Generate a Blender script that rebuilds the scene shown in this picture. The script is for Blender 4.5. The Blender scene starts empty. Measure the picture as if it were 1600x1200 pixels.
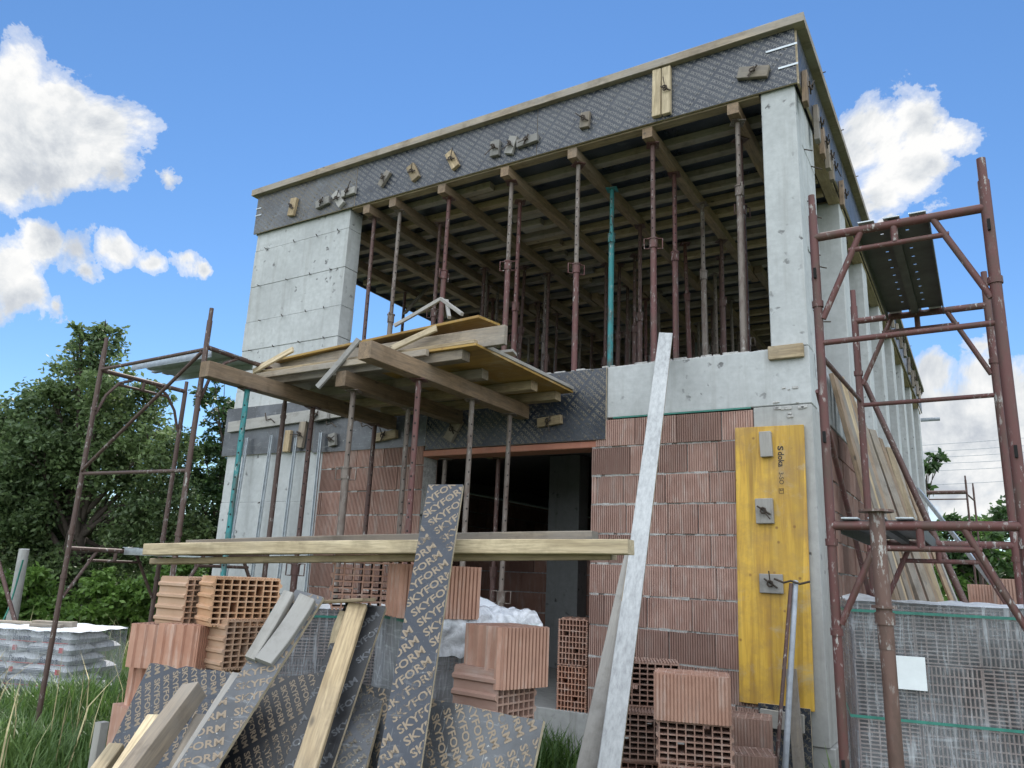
import bpy, bmesh, math, random
from mathutils import Vector, Matrix, noise
random.seed(11)
R = random.Random(5)
SC = bpy.context.scene
COL = SC.collection
V = Vector

# ------------------------------------------------------------------ camera
CAM = V((1.045779544839996, -6.0898553273402385, 1.65))
YAW, PIT, ROL, FPX = -0.5549289171655283, 0.24617606525555047, 0.04430642250381741, 1190.9969566767045
def cam_axes():
    f = V((math.sin(YAW)*math.cos(PIT), math.cos(YAW)*math.cos(PIT), math.sin(PIT)))
    rt = V((math.cos(YAW), -math.sin(YAW), 0)); up = rt.cross(f)
    r = rt*math.cos(ROL) + up*math.sin(ROL); u = -rt*math.sin(ROL) + up*math.cos(ROL)
    return r, u, f
CR, CU, CF = cam_axes()
cam = bpy.data.cameras.new('camera'); camo = bpy.data.objects.new('camera', cam); COL.objects.link(camo)
m = Matrix((CR, CU, -CF)).transposed().to_4x4(); m.translation = CAM; camo.matrix_world = m
cam.sensor_width = 36; cam.lens = FPX*36/1600; cam.clip_end = 3000; cam.clip_start = .05
SC.camera = camo
def at(px, py, X=None, Y=None, Z=None, D=None):
    """a photo pixel as a point of the place, on one of its planes or at a distance"""
    d = CF + CR*(px-800)/FPX + CU*(600-py)/FPX
    if Y is not None: t = (Y-CAM.y)/d.y
    elif X is not None: t = (X-CAM.x)/d.x
    elif Z is not None: t = (Z-CAM.z)/d.z
    else: t = D
    return CAM + d*t

# ------------------------------------------------------------------ materials
def new_mat(name):
    mt = bpy.data.materials.new(name); mt.use_nodes = True
    nt = mt.node_tree; nt.nodes.clear()
    out = nt.nodes.new('ShaderNodeOutputMaterial'); b = nt.nodes.new('ShaderNodeBsdfPrincipled')
    nt.links.new(b.outputs[0], out.inputs[0])
    return mt, nt, b, out
class N:
    def __init__(s, nt): s.nt = nt
    def n(s, t, **k):
        o = s.nt.nodes.new(t)
        for a, b in k.items(): setattr(o, a, b)
        return o
    def l(s, a, b): s.nt.links.new(a, b)
    def coord(s, scale=(1,1,1), rnd=True, kind='Object'):
        tc = s.n('ShaderNodeTexCoord'); mp = s.n('ShaderNodeMapping'); mp.inputs['Scale'].default_value = scale
        if rnd:
            oi = s.n('ShaderNodeObjectInfo'); vm = s.n('ShaderNodeVectorMath', operation='SCALE'); vm.inputs[3].default_value = 37.0
            cx = s.n('ShaderNodeCombineXYZ')
            for i in range(3): s.l(oi.outputs['Random'], cx.inputs[i])
            s.l(cx.outputs[0], vm.inputs[0]); ad = s.n('ShaderNodeVectorMath', operation='ADD')
            s.l(tc.outputs[kind], ad.inputs[0]); s.l(vm.outputs[0], ad.inputs[1]); s.l(ad.outputs[0], mp.inputs[0])
        else: s.l(tc.outputs[kind], mp.inputs[0])
        return mp.outputs[0]
    def noise(s, vec, scale, detail=5, rough=.55, dist=0):
        o = s.n('ShaderNodeTexNoise'); o.inputs['Scale'].default_value = scale; o.inputs['Detail'].default_value = detail
        o.inputs['Roughness'].default_value = rough; o.inputs['Distortion'].default_value = dist; s.l(vec, o.inputs['Vector']); return o.outputs['Fac']
    def ramp(s, fac, stops, interp='LINEAR'):
        o = s.n('ShaderNodeValToRGB'); cr = o.color_ramp; cr.interpolation = interp
        while len(cr.elements) < len(stops): cr.elements.new(.5)
        for e, (p, c) in zip(cr.elements, stops):
            e.position = p; e.color = (c, c, c, 1) if isinstance(c, (int, float)) else (*c, 1)
        s.l(fac, o.inputs[0]); return o.outputs[0]
    def mix(s, fac, a, b, mode='MIX'):
        o = s.n('ShaderNodeMix', data_type='RGBA', blend_type=mode)
        for i, v in ((0, fac), (6, a), (7, b)):
            if isinstance(v, (int, float)): o.inputs[i].default_value = v if i == 0 else (v, v, v, 1)
            elif isinstance(v, tuple): o.inputs[i].default_value = (*v, 1)
            else: s.l(v, o.inputs[i])
        return o.outputs[2]
    def bump(s, h, strength, dist, bsdf, prev=None):
        o = s.n('ShaderNodeBump'); o.inputs['Strength'].default_value = strength; o.inputs['Distance'].default_value = dist
        s.l(h, o.inputs['Height'])
        if prev is not None: s.l(prev, o.inputs['Normal'])
        s.l(o.outputs[0], bsdf.inputs['Normal']); return o.outputs[0]
    def math(s, op, a, b=0., clamp=False):
        o = s.n('ShaderNodeMath', operation=op, use_clamp=clamp)
        for i, v in enumerate((a, b)):
            if isinstance(v, (int, float)): o.inputs[i].default_value = v
            else: s.l(v, o.inputs[i])
        return o.outputs[0]
    def attr(s, name, out='Fac'):
        o = s.n('ShaderNodeAttribute', attribute_name=name); return o.outputs[out]

def wood(name, axis, dark, light, grey=.0, rough=.75, layers=None):
    mt, nt, b, _ = new_mat(name); k = N(nt)
    st = [9., 9., 9.]; st['XYZ'.index(axis)] = .7
    vec = k.coord(tuple(st)); 
    g1 = k.noise(vec, 2.6, 6, .6, .6); g2 = k.noise(vec, 14, 3, .6)
    v2 = k.coord((1,1,1)); big = k.noise(v2, 1.7, 3); 
    col = k.ramp(g1, [(.28, dark), (.5, tuple((d+l)/2 for d, l in zip(dark, light))), (.7, light)])
    col = k.mix(k.ramp(g2, [(.35, .55), (.6, 0)]), col, tuple(c*.55 for c in dark))
    # knots
    sk = [3.2, 3.2, 3.2]; sk['XYZ'.index(axis)] = 1.5
    vo = k.n('ShaderNodeTexVoronoi'); vo.inputs['Scale'].default_value = 2.4; k.l(k.coord(tuple(sk)), vo.inputs['Vector'])
    kn = k.ramp(vo.outputs['Distance'], [(.05, 1), (.11, 0)])
    col = k.mix(kn, col, tuple(c*.35 for c in dark))
    gr = k.ramp(big, [(.4, grey), (.68, min(1, grey*2+.1))])
    col = k.mix(gr, col, (.27, .26, .245))
    stn = k.ramp(k.noise(v2, 6, 5, .7), [(.5, 0), (.72, .55)])
    col = k.mix(stn, col, tuple(c*.5 for c in dark))
    oi = k.n('ShaderNodeObjectInfo'); hs = k.n('ShaderNodeHueSaturation')
    k.l(k.math('ADD', k.math('MULTIPLY', oi.outputs['Random'], .5), .75), hs.inputs['Value']); k.l(col, hs.inputs['Color'])
    k.l(hs.outputs[0], b.inputs['Base Color']); b.inputs['Roughness'].default_value = rough
    k.bump(g1, .35, .004, b, None); return mt
W_OLD = {a: wood('weathered_timber_'+a, a, (.15, .105, .065), (.36, .27, .165), .3) for a in 'XYZ'}
W_NEW = {a: wood('fresh_timber_'+a, a, (.26, .18, .09), (.50, .38, .22), .1) for a in 'XYZ'}
W_PALE = {a: wood('pale_board_'+a, a, (.34, .26, .15), (.60, .49, .32), .05) for a in 'XYZ'}
W_DARK = {a: wood('brown_beam_'+a, a, (.15, .095, .05), (.31, .20, .11), .08) for a in 'XYZ'}
W_GREY = {a: wood('grey_timber_'+a, a, (.22, .20, .17), (.42, .40, .36), .55) for a in 'XYZ'}

def yellow_mat(name, axis, tone=1.0):
    mt, nt, b, _ = new_mat(name); k = N(nt)
    st = [10., 10., 10.]; st['XYZ'.index(axis)] = .6
    g = k.noise(k.coord(tuple(st)), 2.5, 5, .6, .5)
    col = k.ramp(g, [(.3, (.44*tone, .24*tone, .035)), (.55, (.66*tone, .40*tone, .05)), (.75, (.72*tone, .47*tone, .09))])
    v = k.coord(); vo = k.n('ShaderNodeTexVoronoi'); vo.inputs['Scale'].default_value = 9; k.l(v, vo.inputs['Vector'])
    col = k.mix(k.ramp(vo.outputs['Distance'], [(.06, .8), (.13, 0)]), col, (.25, .11, .02))
    # vertical lamella tone
    w = k.n('ShaderNodeTexVoronoi', feature='F1'); w.inputs['Scale'].default_value = 1
    sl = [9., 9., 9.]; sl['XYZ'.index(axis)] = .45
    k.l(k.coord(tuple(sl)), w.inputs['Vector'])
    bw = k.n('ShaderNodeRGBToBW'); k.l(w.outputs['Color'], bw.inputs[0]); col = k.mix(.5, col, k.mix(1.0, col, k.ramp(bw.outputs[0], [(.2, .45), (.8, 1.0)]), 'MULTIPLY'))
    dirt = k.ramp(k.noise(v, 4.5, 6, .7), [(.44, 0), (.7, .75)])
    col = k.mix(dirt, col, (.30, .18, .06)); col = k.mix(k.ramp(k.noise(k.coord((1.5, 1.5, 1.5)), 2.6, 7, .72, .6), [(.54, 0), (.70, .6)]), col, (.40, .35, .26)); k.l(col, b.inputs['Base Color']); b.inputs['Roughness'].default_value = .55
    k.bump(g, .2, .003, b); return mt
YEL = yellow_mat('yellow_panel_wood', 'Z'); YELX = yellow_mat('yellow_ply_wood', 'X', .6)

def concrete(name, base, stain=.5, hue=(1, 1.03, 1.03)):
    mt, nt, b, _ = new_mat(name); k = N(nt); v = k.coord(rnd=False)
    a = k.noise(v, 1.1, 7, .62); f = k.noise(v, 16, 5, .65)
    vs = k.coord((7, 7, .55), False); st = k.noise(vs, 1.6, 5, .6)
    vh = k.coord((.8, .8, 14), False); hb = k.noise(vh, 1.2, 4, .6)
    c = k.ramp(a, [(.3, tuple(base*.78*h for h in hue)), (.55, tuple(base*h for h in hue)), (.75, tuple(base*1.16*h for h in hue))])
    c = k.mix(k.ramp(f, [(.35, .35), (.62, 0)]), c, tuple(base*.6*h for h in hue))
    c = k.mix(k.math('MULTIPLY', k.ramp(st, [(.52, 0), (.75, 1)]), stain), c, (base*.55, base*.54, base*.5))
    c = k.mix(k.ramp(hb, [(.55, 0), (.72, .3)]), c, tuple(base*.72*h for h in hue))
    vo = k.n('ShaderNodeTexVoronoi'); vo.inputs['Scale'].default_value = 9; vo.inputs['Randomness'].default_value = 1
    wp = k.n('ShaderNodeVectorMath', operation='ADD'); nz = k.n('ShaderNodeTexNoise'); nz.inputs['Scale'].default_value = 22; k.l(v, nz.inputs['Vector'])
    sc = k.n('ShaderNodeVectorMath', operation='SCALE'); sc.inputs[3].default_value = .09; k.l(nz.outputs['Color'], sc.inputs[0])
    k.l(v, wp.inputs[0]); k.l(sc.outputs[0], wp.inputs[1]); k.l(wp.outputs[0], vo.inputs['Vector'])
    msk = k.ramp(k.noise(v, 1.9, 2), [(.49, 0), (.61, 1)])
    pit = k.math('MULTIPLY', k.ramp(vo.outputs['Distance'], [(.11, 1), (.24, 0)]), msk)
    c = k.mix(pit, c, (base*.28,)*3)
    k.l(c, b.inputs['Base Color']); b.inputs['Roughness'].default_value = .85
    n1 = k.bump(k.math('SUBTRACT', k.math('MULTIPLY', f, .35), pit), .5, .006, b); return mt
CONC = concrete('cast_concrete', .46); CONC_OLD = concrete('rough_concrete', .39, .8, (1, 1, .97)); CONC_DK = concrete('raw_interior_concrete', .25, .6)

def clay(name, a, bcol, white=.35, tint=False):
    mt, nt, b, _ = new_mat(name); k = N(nt); v = k.coord()
    n1 = k.noise(v, 5, 6, .65); n2 = k.noise(v, 40, 3, .6)
    c = k.ramp(n1, [(.3, a), (.7, bcol)])
    vb = k.coord((11, 11, 2.2)); wt = k.math('MULTIPLY', k.ramp(k.noise(vb, 1.8, 4, .65), [(.5, 0), (.68, 1)]), white)
    c = k.mix(wt, c, (.56, .49, .44))
    sm = k.ramp(k.noise(v, 2.2, 4, .6), [(.6, 0), (.78, .6)])
    c = k.mix(sm, c, tuple(x*.45 for x in a))
    if tint:
        t = k.attr('tint'); c = k.mix(k.ramp(t, [(0, .0), (1, .8)]), c, tuple(x*.6 for x in a)); 
    oi = k.n('ShaderNodeObjectInfo'); hs = k.n('ShaderNodeHueSaturation'); k.l(k.math('ADD', k.math('MULTIPLY', oi.outputs['Random'], 0. if tint else .45), 1. if tint else .8), hs.inputs['Value'])
    k.l(k.math('ADD', k.math('MULTIPLY', oi.outputs['Random'], .25), .80), hs.inputs['Saturation']); k.l(c, hs.inputs['Color']); k.l(hs.outputs[0], b.inputs['Base Color']); b.inputs['Roughness'].default_value = .9
    k.bump(n2, .3, .002, b); return mt
CLAY = clay('fired_clay', (.32, .165, .115), (.42, .242, .175), .34)
CLAY_TAN = clay('tan_fired_clay', (.43, .245, .14), (.52, .32, .195), .2)
CLAY_WALL = clay('wall_clay', (.315, .168, .128), (.455, .275, .217), .42, True)
CLAY_GREY = clay('grey_brown_clay', (.185, .13, .11), (.26, .195, .17), .25)
CLAY_RED = clay('terracotta_lintel', (.40, .13, .07), (.48, .17, .09), .1)
mt, nt, b, _ = new_mat('mortar'); k = N(nt); v = k.coord(); f = k.noise(v, 30, 5, .7)
k.l(k.ramp(f, [(.3, (.22, .215, .21)), (.65, (.50, .49, .47))]), b.inputs['Base Color']); b.inputs['Roughness'].default_value = .95; k.bump(f, .8, .01, b); MORT = mt

def film(name, col, dusty):
    mt, nt, b, _ = new_mat(name); k = N(nt); v = k.coord()
    n1 = k.noise(v, 2.5, 6, .65); n2 = k.noise(v, 28, 4, .7)
    c = k.mix(k.ramp(n1, [(.42, 0), (.75, dusty)]), col, (.17, .18, .20))
    sm = k.noise(k.coord((1.2, 7, 1.2)), 3, 6, .75, 1.2); c = k.mix(k.ramp(sm, [(.58, 0), (.72, min(1, dusty*1.1))]), c, (.26, .265, .27))
    sc = k.noise(k.coord((60, 2.5, 2.5)), 2.2, 3, .6, .4); c = k.mix(k.ramp(sc, [(.66, 0), (.70, dusty*.8)]), c, (.30, .30, .29))
    sp = k.ramp(k.noise(v, 60, 2, .5), [(.69, 0), (.75, dusty)])
    c = k.mix(sp, c, (.42, .42, .40)); k.l(c, b.inputs['Base Color'])
    k.l(k.ramp(n1, [(.3, .22), (.7, .55)]), b.inputs['Roughness']); k.bump(n2, .08, .002, b); return mt
FILM = film('phenolic_film', (.018, .024, .038), .35); FILM_BLACK = film('black_film', (.012, .012, .014), .12); FILM_OLD = film('worn_phenolic_film', (.055, .057, .062), .9)
def plain(name, col, rough=.6, metal=0., var=.25, sc=12, bump=.1):
    mt, nt, b, _ = new_mat(name); k = N(nt); v = k.coord(); f = k.noise(v, sc, 5, .65)
    k.l(k.ramp(f, [(.3, tuple(c*(1-var) for c in col)), (.7, tuple(min(1, c*(1+var)) for c in col))]), b.inputs['Base Color'])
    b.inputs['Roughness'].default_value = rough; b.inputs['Metallic'].default_value = metal
    k.bump(f, bump, .003, b); return mt
def print_mat(name, col, wear):
    mt, nt, b, out = new_mat(name); k = N(nt); v = k.coord(); b.inputs['Base Color'].default_value = (*col, 1); b.inputs['Roughness'].default_value = .5
    f = k.math('ADD', k.math('MULTIPLY', k.noise(v, 34, 5, .75), .6), k.math('MULTIPLY', k.noise(v, 3.2, 3, .6), .6))
    tr = k.n('ShaderNodeBsdfTransparent'); mx = k.n('ShaderNodeMixShader'); k.l(k.ramp(f, [(.66-wear*.2, .0), (.72-wear*.1, .85)]), mx.inputs[0])
    k.l(b.outputs[0], mx.inputs[1]); k.l(tr.outputs[0], mx.inputs[2]); k.l(mx.outputs[0], out.inputs[0]); return mt
LETTER = print_mat('tan_lettering', (.235, .18, .125), .12); LETTER_DIM = print_mat('faded_lettering', (.17, .15, .12), .35)
LETTER_ROOF = print_mat('pale_lettering', (.19, .185, .185), .0)
PLYEDGE = plain('ply_edge', (.40, .33, .23), .8, 0, .35, 25)
BLACKP = plain('black_print', (.03, .025, .02), .7)
NAVY = plain('navy_print', (.05, .06, .10), .6); REDP = plain('red_print', (.45, .06, .06), .6); GREYP = plain('grey_print', (.30, .30, .34), .6)
PAPER = plain('white_paper', (.74, .78, .80), .7, 0, .06)
GALV = plain('galvanised_steel', (.42, .45, .47), .38, .7, .2, 20)
DKSTEEL = plain('dark_deck_steel', (.07, .075, .075), .55, .2, .35, 9)
WIRE = plain('rusty_wire', (.06, .045, .035), .7, .3)
GREYPIPE = plain('grey_plastic_pipe', (.30, .33, .37), .45)
STRAP = plain('green_strap', (.03, .18, .14), .45)
HOLE = plain('pin_hole_dark', (.006, .006, .006), .9)
BAG = plain('cement_bag_paper', (.62, .63, .64), .6, 0, .1)
WHITEW = None
def steel_paint():
    mt, nt, b, _ = new_mat('scratched_paint_steel'); k = N(nt)
    oi = k.n('ShaderNodeObjectInfo'); v = k.coord((1, 1, .35)); n1 = k.noise(v, 14, 6, .7); n2 = k.noise(v, 45, 4, .7); n3 = k.noise(k.coord(), 3, 3)
    c = k.mix(k.ramp(n1, [(.46, 0), (.62, .8)]), oi.outputs['Color'], (.085, .052, .04))
    spl = k.math('MULTIPLY', k.ramp(n2, [(.575, 0), (.64, 1)]), k.ramp(n3, [(.42, .05), (.62, .9)]))
    c = k.mix(spl, c, (.40, .39, .37)); k.l(c, b.inputs['Base Color'])
    b.inputs['Roughness'].default_value = .6; b.inputs['Metallic'].default_value = .15; k.bump(n1, .25, .002, b); return mt
PAINT = steel_paint()
def white_timber():
    mt, nt, b, _ = new_mat('lime_splashed_timber'); k = N(nt); v = k.coord((.35, 1, 1)); n1 = k.noise(v, 38, 7, .75); n2 = k.noise(k.coord(), 2, 3)
    c = k.ramp(k.math('ADD', n1, k.math('MULTIPLY', n2, .25)), [(.42, (.27, .275, .28)), (.62, (.39, .40, .405)), (.84, (.50, .51, .51))])
    k.l(c, b.inputs['Base Color']); b.inputs['Roughness'].default_value = .8; k.bump(n1, .4, .003, b); return mt
WHITEW = white_timber()
def wrap(name='clear_wrap_film', base=.05, gain=1.):
    mt, nt, b, out = new_mat(name); k = N(nt)
    n1 = k.noise(k.coord((1, 1, .10)), 42, 5, .7, .6); n3 = k.noise(k.coord((.12, .12, 1)), 60, 3, .6); n2 = k.noise(k.coord(), 2.4, 4, .6)
    tr = k.n('ShaderNodeBsdfTransparent'); tr.inputs[0].default_value = (.94, .95, .97, 1)
    b.inputs['Base Color'].default_value = (.44, .46, .49, 1); b.inputs['Roughness'].default_value = .28
    mx = k.n('ShaderNodeMixShader'); big = k.ramp(n2, [(.38, .06), (.66, .55)])
    cre = k.math('ADD', k.ramp(n1, [(.50, 0), (.72, .75)]), k.ramp(n3, [(.55, 0), (.75, .35)]), True)
    fac = k.math('ADD', base, k.math('MULTIPLY', gain, k.math('ADD', k.math('MULTIPLY', big, .38), k.math('MULTIPLY', cre, k.math('ADD', big, .25)))), True)
    k.l(fac, mx.inputs[0]); k.l(tr.outputs[0], mx.inputs[1]); k.l(b.outputs[0], mx.inputs[2]); k.l(mx.outputs[0], out.inputs[0])
    k.bump(n1, .5, .01, b); return mt
WRAP = wrap('clear_wrap_film', .08, 1.25); WRAP_MILKY = wrap('milky_wrap_film', .3, 1.5)
WHITEFILM = plain('white_sheet_film', (.72, .75, .79), .3, 0, .08, 6, .5)

def milky():
    mt, nt, b, out = new_mat('crumpled_plastic'); k = N(nt); v = k.coord(); n1 = k.noise(v, 13, 6, .7, 1.)
    b.inputs['Base Color'].default_value = (.74, .76, .80, 1); b.inputs['Roughness'].default_value = .22
    tr = k.n('ShaderNodeBsdfTransparent'); mx = k.n('ShaderNodeMixShader'); k.l(k.ramp(n1, [(.35, .35), (.6, .85)]), mx.inputs[0])
    k.l(tr.outputs[0], mx.inputs[1]); k.l(b.outputs[0], mx.inputs[2]); k.l(mx.outputs[0], out.inputs[0]); k.bump(n1, .6, .015, b); return mt
WHITEFILM2 = milky()

def foliage(name, dark, light):
    mt, nt, b, out = new_mat(name); k = N(nt); t = k.attr('tint')
    c = k.ramp(t, [(0, dark), (1, light)]); k.l(c, b.inputs['Base Color']); b.inputs['Roughness'].default_value = .5
    tl = k.n('ShaderNodeBsdfTranslucent'); k.l(c, tl.inputs[0]); mx = k.n('ShaderNodeMixShader'); mx.inputs[0].default_value = .42
    k.l(b.outputs[0], mx.inputs[1]); k.l(tl.outputs[0], mx.inputs[2]); k.l(mx.outputs[0], out.inputs[0]); return mt
LEAF = foliage('dark_leaves', (.065, .11, .045), (.21, .29, .11)); LEAF_L = foliage('light_leaves', (.07, .15, .03), (.20, .33, .07)); LEAF_F = foliage('far_leaves', (.03, .065, .022), (.09, .16, .05))
GRASS = foliage('grass_blades', (.05, .11, .025), (.16, .25, .07))
BARK = plain('bark', (.07, .055, .045), .95, 0, .4, 10, .8)

# ------------------------------------------------------------------ mesh helpers
class MB:
    def __init__(s): s.v = []; s.f = []; s.m = []; s.sm = []; s.t = []
    def add(s, vs, fs, mi=0, smooth=False, tint=0.):
        o = len(s.v); s.v += [tuple(v) for v in vs]
        for f in fs: s.f.append([i+o for i in f]); s.m.append(mi); s.sm.append(smooth); s.t.append(tint)
        return s
    def box(s, x0, x1, y0, y1, z0, z1, mi=0, M=None, tint=0., bev=0.):
        if bev > 0:
            vs = []
            for (x, sx) in ((x0, 1), (x1, -1)):
                for (y, sy) in ((y0, 1), (y1, -1)):
                    for (z, sz) in ((z0, 1), (z1, -1)):
                        vs += [V((x, y+sy*bev, z+sz*bev)), V((x+sx*bev, y, z+sz*bev)), V((x+sx*bev, y+sy*bev, z))]
            def id(i, j, l, a): return (i*4+j*2+l)*3+a
            fs = []
            for i in (0, 1):
                q = [id(i, 0, 0, 0), id(i, 0, 1, 0), id(i, 1, 1, 0), id(i, 1, 0, 0)]; fs.append(q if i == 0 else q[::-1])
                q = [id(0, i, 0, 1), id(1, i, 0, 1), id(1, i, 1, 1), id(0, i, 1, 1)]; fs.append(q if i == 0 else q[::-1])
                q = [id(0, 0, i, 2), id(0, 1, i, 2), id(1, 1, i, 2), id(1, 0, i, 2)]; fs.append(q if i == 0 else q[::-1])
            for i in (0, 1):
                for j in (0, 1):
                    a = [id(i, j, 0, 0), id(i, j, 0, 1), id(i, j, 1, 1), id(i, j, 1, 0)]; fs.append(a)
                    a = [id(i, 0, j, 0), id(i, 0, j, 2), id(i, 1, j, 2), id(i, 1, j, 0)]; fs.append(a)
                    a = [id(0, i, j, 1), id(0, i, j, 2), id(1, i, j, 2), id(1, i, j, 1)]; fs.append(a)
                    for l in (0, 1): fs.append([id(i, j, l, 0), id(i, j, l, 1), id(i, j, l, 2)])
        else:
            vs = [V((x, y, z)) for x in (x0, x1) for y in (y0, y1) for z in (z0, z1)]
            fs = [[0, 1, 3, 2], [4, 6, 7, 5], [0, 4, 5, 1], [2, 3, 7, 6], [0, 2, 6, 4], [1, 5, 7, 3]]
        if M is not None: vs = [M @ v for v in vs]
        return s.add(vs, fs, mi, False, tint)
    def tube(s, p0, p1, r, n=12, mi=0, r1=None, caps=True, tint=0.):
        p0 = V(p0); p1 = V(p1); d = (p1-p0).normalized(); a = d.orthogonal().normalized(); b = d.cross(a); r1 = r if r1 is None else r1
        vs = [p0+(a*math.cos(t)+b*math.sin(t))*r for t in [2*math.pi*i/n for i in range(n)]] + [p1+(a*math.cos(t)+b*math.sin(t))*r1 for t in [2*math.pi*i/n for i in range(n)]]
        s.add(vs, [[i, (i+1) % n, n+(i+1) % n, n+i] for i in range(n)], mi, True, tint)
        if caps: s.add(vs, [list(range(n))[::-1], list(range(n, 2*n))], mi, False, tint)
        return s
    def path(s, pts, r, n=8, mi=0, rs=None):
        pts = [V(p) for p in pts]; rings = []; a = None
        for i, p in enumerate(pts):
            d = (pts[min(i+1, len(pts)-1)]-pts[max(i-1, 0)]).normalized()
            a = d.orthogonal().normalized() if a is None else (a - d*a.dot(d)).normalized()
            b = d.cross(a); rr = rs[i] if rs else r
            rings.append([p+(a*math.cos(2*math.pi*j/n)+b*math.sin(2*math.pi*j/n))*rr for j in range(n)])
        vs = [q for g in rings for q in g]; fs = []
        for i in range(len(pts)-1):
            for j in range(n): fs.append([i*n+j, i*n+(j+1) % n, (i+1)*n+(j+1) % n, (i+1)*n+j])
        s.add(vs, fs, mi, True); s.add(vs, [list(range(n))[::-1], [len(vs)-n+j for j in range(n)]], mi); return s
    def mesh(s, name, mats):
        me = bpy.data.meshes.new(name); me.from_pydata(s.v, [], s.f)
        for mt in (mats if isinstance(mats, (list, tuple)) else [mats]): me.materials.append(mt)
        me.polygons.foreach_set('material_index', s.m); me.polygons.foreach_set('use_smooth', s.sm)
        if any(s.t):
            at_ = me.attributes.new('tint', 'FLOAT', 'FACE'); at_.data.foreach_set('value', s.t)
        bm = bmesh.new(); bm.from_mesh(me)
        if not getattr(s, 'leafy', False): bmesh.ops.recalc_face_normals(bm, faces=bm.faces)
        bm.to_mesh(me); bm.free(); me.update(); return me
    def build(s, name, mats, parent=None, M=None):
        return link(name, s.mesh(name, mats), parent, M)
def link(name, me, parent=None, M=None):
    o = bpy.data.objects.new(name, me); COL.objects.link(o)
    if M is not None: o.matrix_basis = M
    if parent is not None:
        o.parent = parent; o.matrix_parent_inverse = PINV[parent.name]
    PINV[o.name] = o.matrix_basis.inverted()
    return o
PINV = {}
def tag(o, label, cat, group=None, kind=None):
    if label: o['label'] = label
    if cat: o['category'] = cat
    if group: o['group'] = group
    if kind or label: o['kind'] = kind or 'thing'
    return o
def empty(name, loc, label, cat, group=None):
    o = bpy.data.objects.new(name, None); o.empty_display_size = .2; COL.objects.link(o); o.matrix_basis = Matrix.Translation(V(loc))
    PINV[o.name] = o.matrix_basis.inverted(); return tag(o, label, cat, group)
def basis(o, x, y, z):
    M = Matrix((x, y, z)).transposed().to_4x4(); M.translation = V(o); return M
def frame(p0, p1, side):
    """axis frame: X along p0->p1, Y close to side, Z the normal"""
    x = (V(p1)-V(p0)).normalized(); y = (V(side)-x*V(side).dot(x)).normalized(); return x, y, x.cross(y)
def timber(name, p0, p1, w, h, mat, label=None, cat=None, group=None, parent=None, up=(0, 0, 1), seg=6, bow=.004, bev=.003):
    """a sawn timber between two end centres: h is its size along up, w across; slightly bowed, with eased edges"""
    p0 = V(p0); p1 = V(p1); L = (p1-p0).length; x = (p1-p0).normalized()
    z = V(up)-x*V(up).dot(x); z = z.normalized(); y = z.cross(x)
    mb = MB(); vs = []; b = min(bev, w*.2, h*.2)
    prof = [(-w/2+b, -h/2), (w/2-b, -h/2), (w/2, -h/2+b), (w/2, h/2-b), (w/2-b, h/2), (-w/2+b, h/2), (-w/2, h/2-b), (-w/2, -h/2+b)]
    by = R.uniform(-bow, bow); bz = R.uniform(-bow, bow)
    for i in range(seg+1):
        t = i/seg; q = 4*t*(1-t)
        e = R.uniform(-.004, .004) if i in (0, seg) else 0
        for (py, pz) in prof: vs.append(V((t*L+e*(py/w), py+by*q+R.uniform(-.0008, .0008), pz+bz*q+R.uniform(-.0008, .0008))))
    fs = [[i*8+j, i*8+(j+1) % 8, (i+1)*8+(j+1) % 8, (i+1)*8+j] for i in range(seg) for j in range(8)] + [list(range(8))[::-1], [seg*8+j for j in range(8)]]
    mb.add(vs, fs)
    o = mb.build(name, mat, parent, basis(p0, x, y, z))
    if label or cat: tag(o, label, cat, group)
    return o
def blockbox(name, P, x, y, z, sx, sy, sz, mat, parent=None, bev=.003):
    """box with its centre at P and own axes"""
    return MB().box(-sx/2, sx/2, -sy/2, sy/2, -sz/2, sz/2, bev=bev).build(name, mat, parent, basis(P, V(x), V(y), V(z)))

# lettering ---------------------------------------------------------
def word_mesh(txt, bold=.03, res=2):
    cu = bpy.data.curves.new('w', 'FONT'); cu.body = txt; cu.offset = bold; cu.resolution_u = res; cu.size = 1.45
    o = bpy.data.objects.new('w', cu); COL.objects.link(o)
    dg = bpy.context.evaluated_depsgraph_get(); me = bpy.data.meshes.new_from_object(o.evaluated_get(dg))
    vs = [(v.co.x, v.co.y) for v in me.vertices]; fs = [list(p.vertices) for p in me.polygons]
    bpy.data.objects.remove(o); bpy.data.curves.remove(cu); bpy.data.meshes.remove(me)
    x0 = min(v[0] for v in vs); x1 = max(v[0] for v in vs); y0 = min(v[1] for v in vs); y1 = max(v[1] for v in vs); h = y1-y0
    return [((x-x0)/h, (y-y0)/h) for x, y in vs], fs, (x1-x0)/h
SKY = word_mesh('SKYFORM', .035, 2); SKY_LO = word_mesh('SKYFORM', .035, 1)
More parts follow.
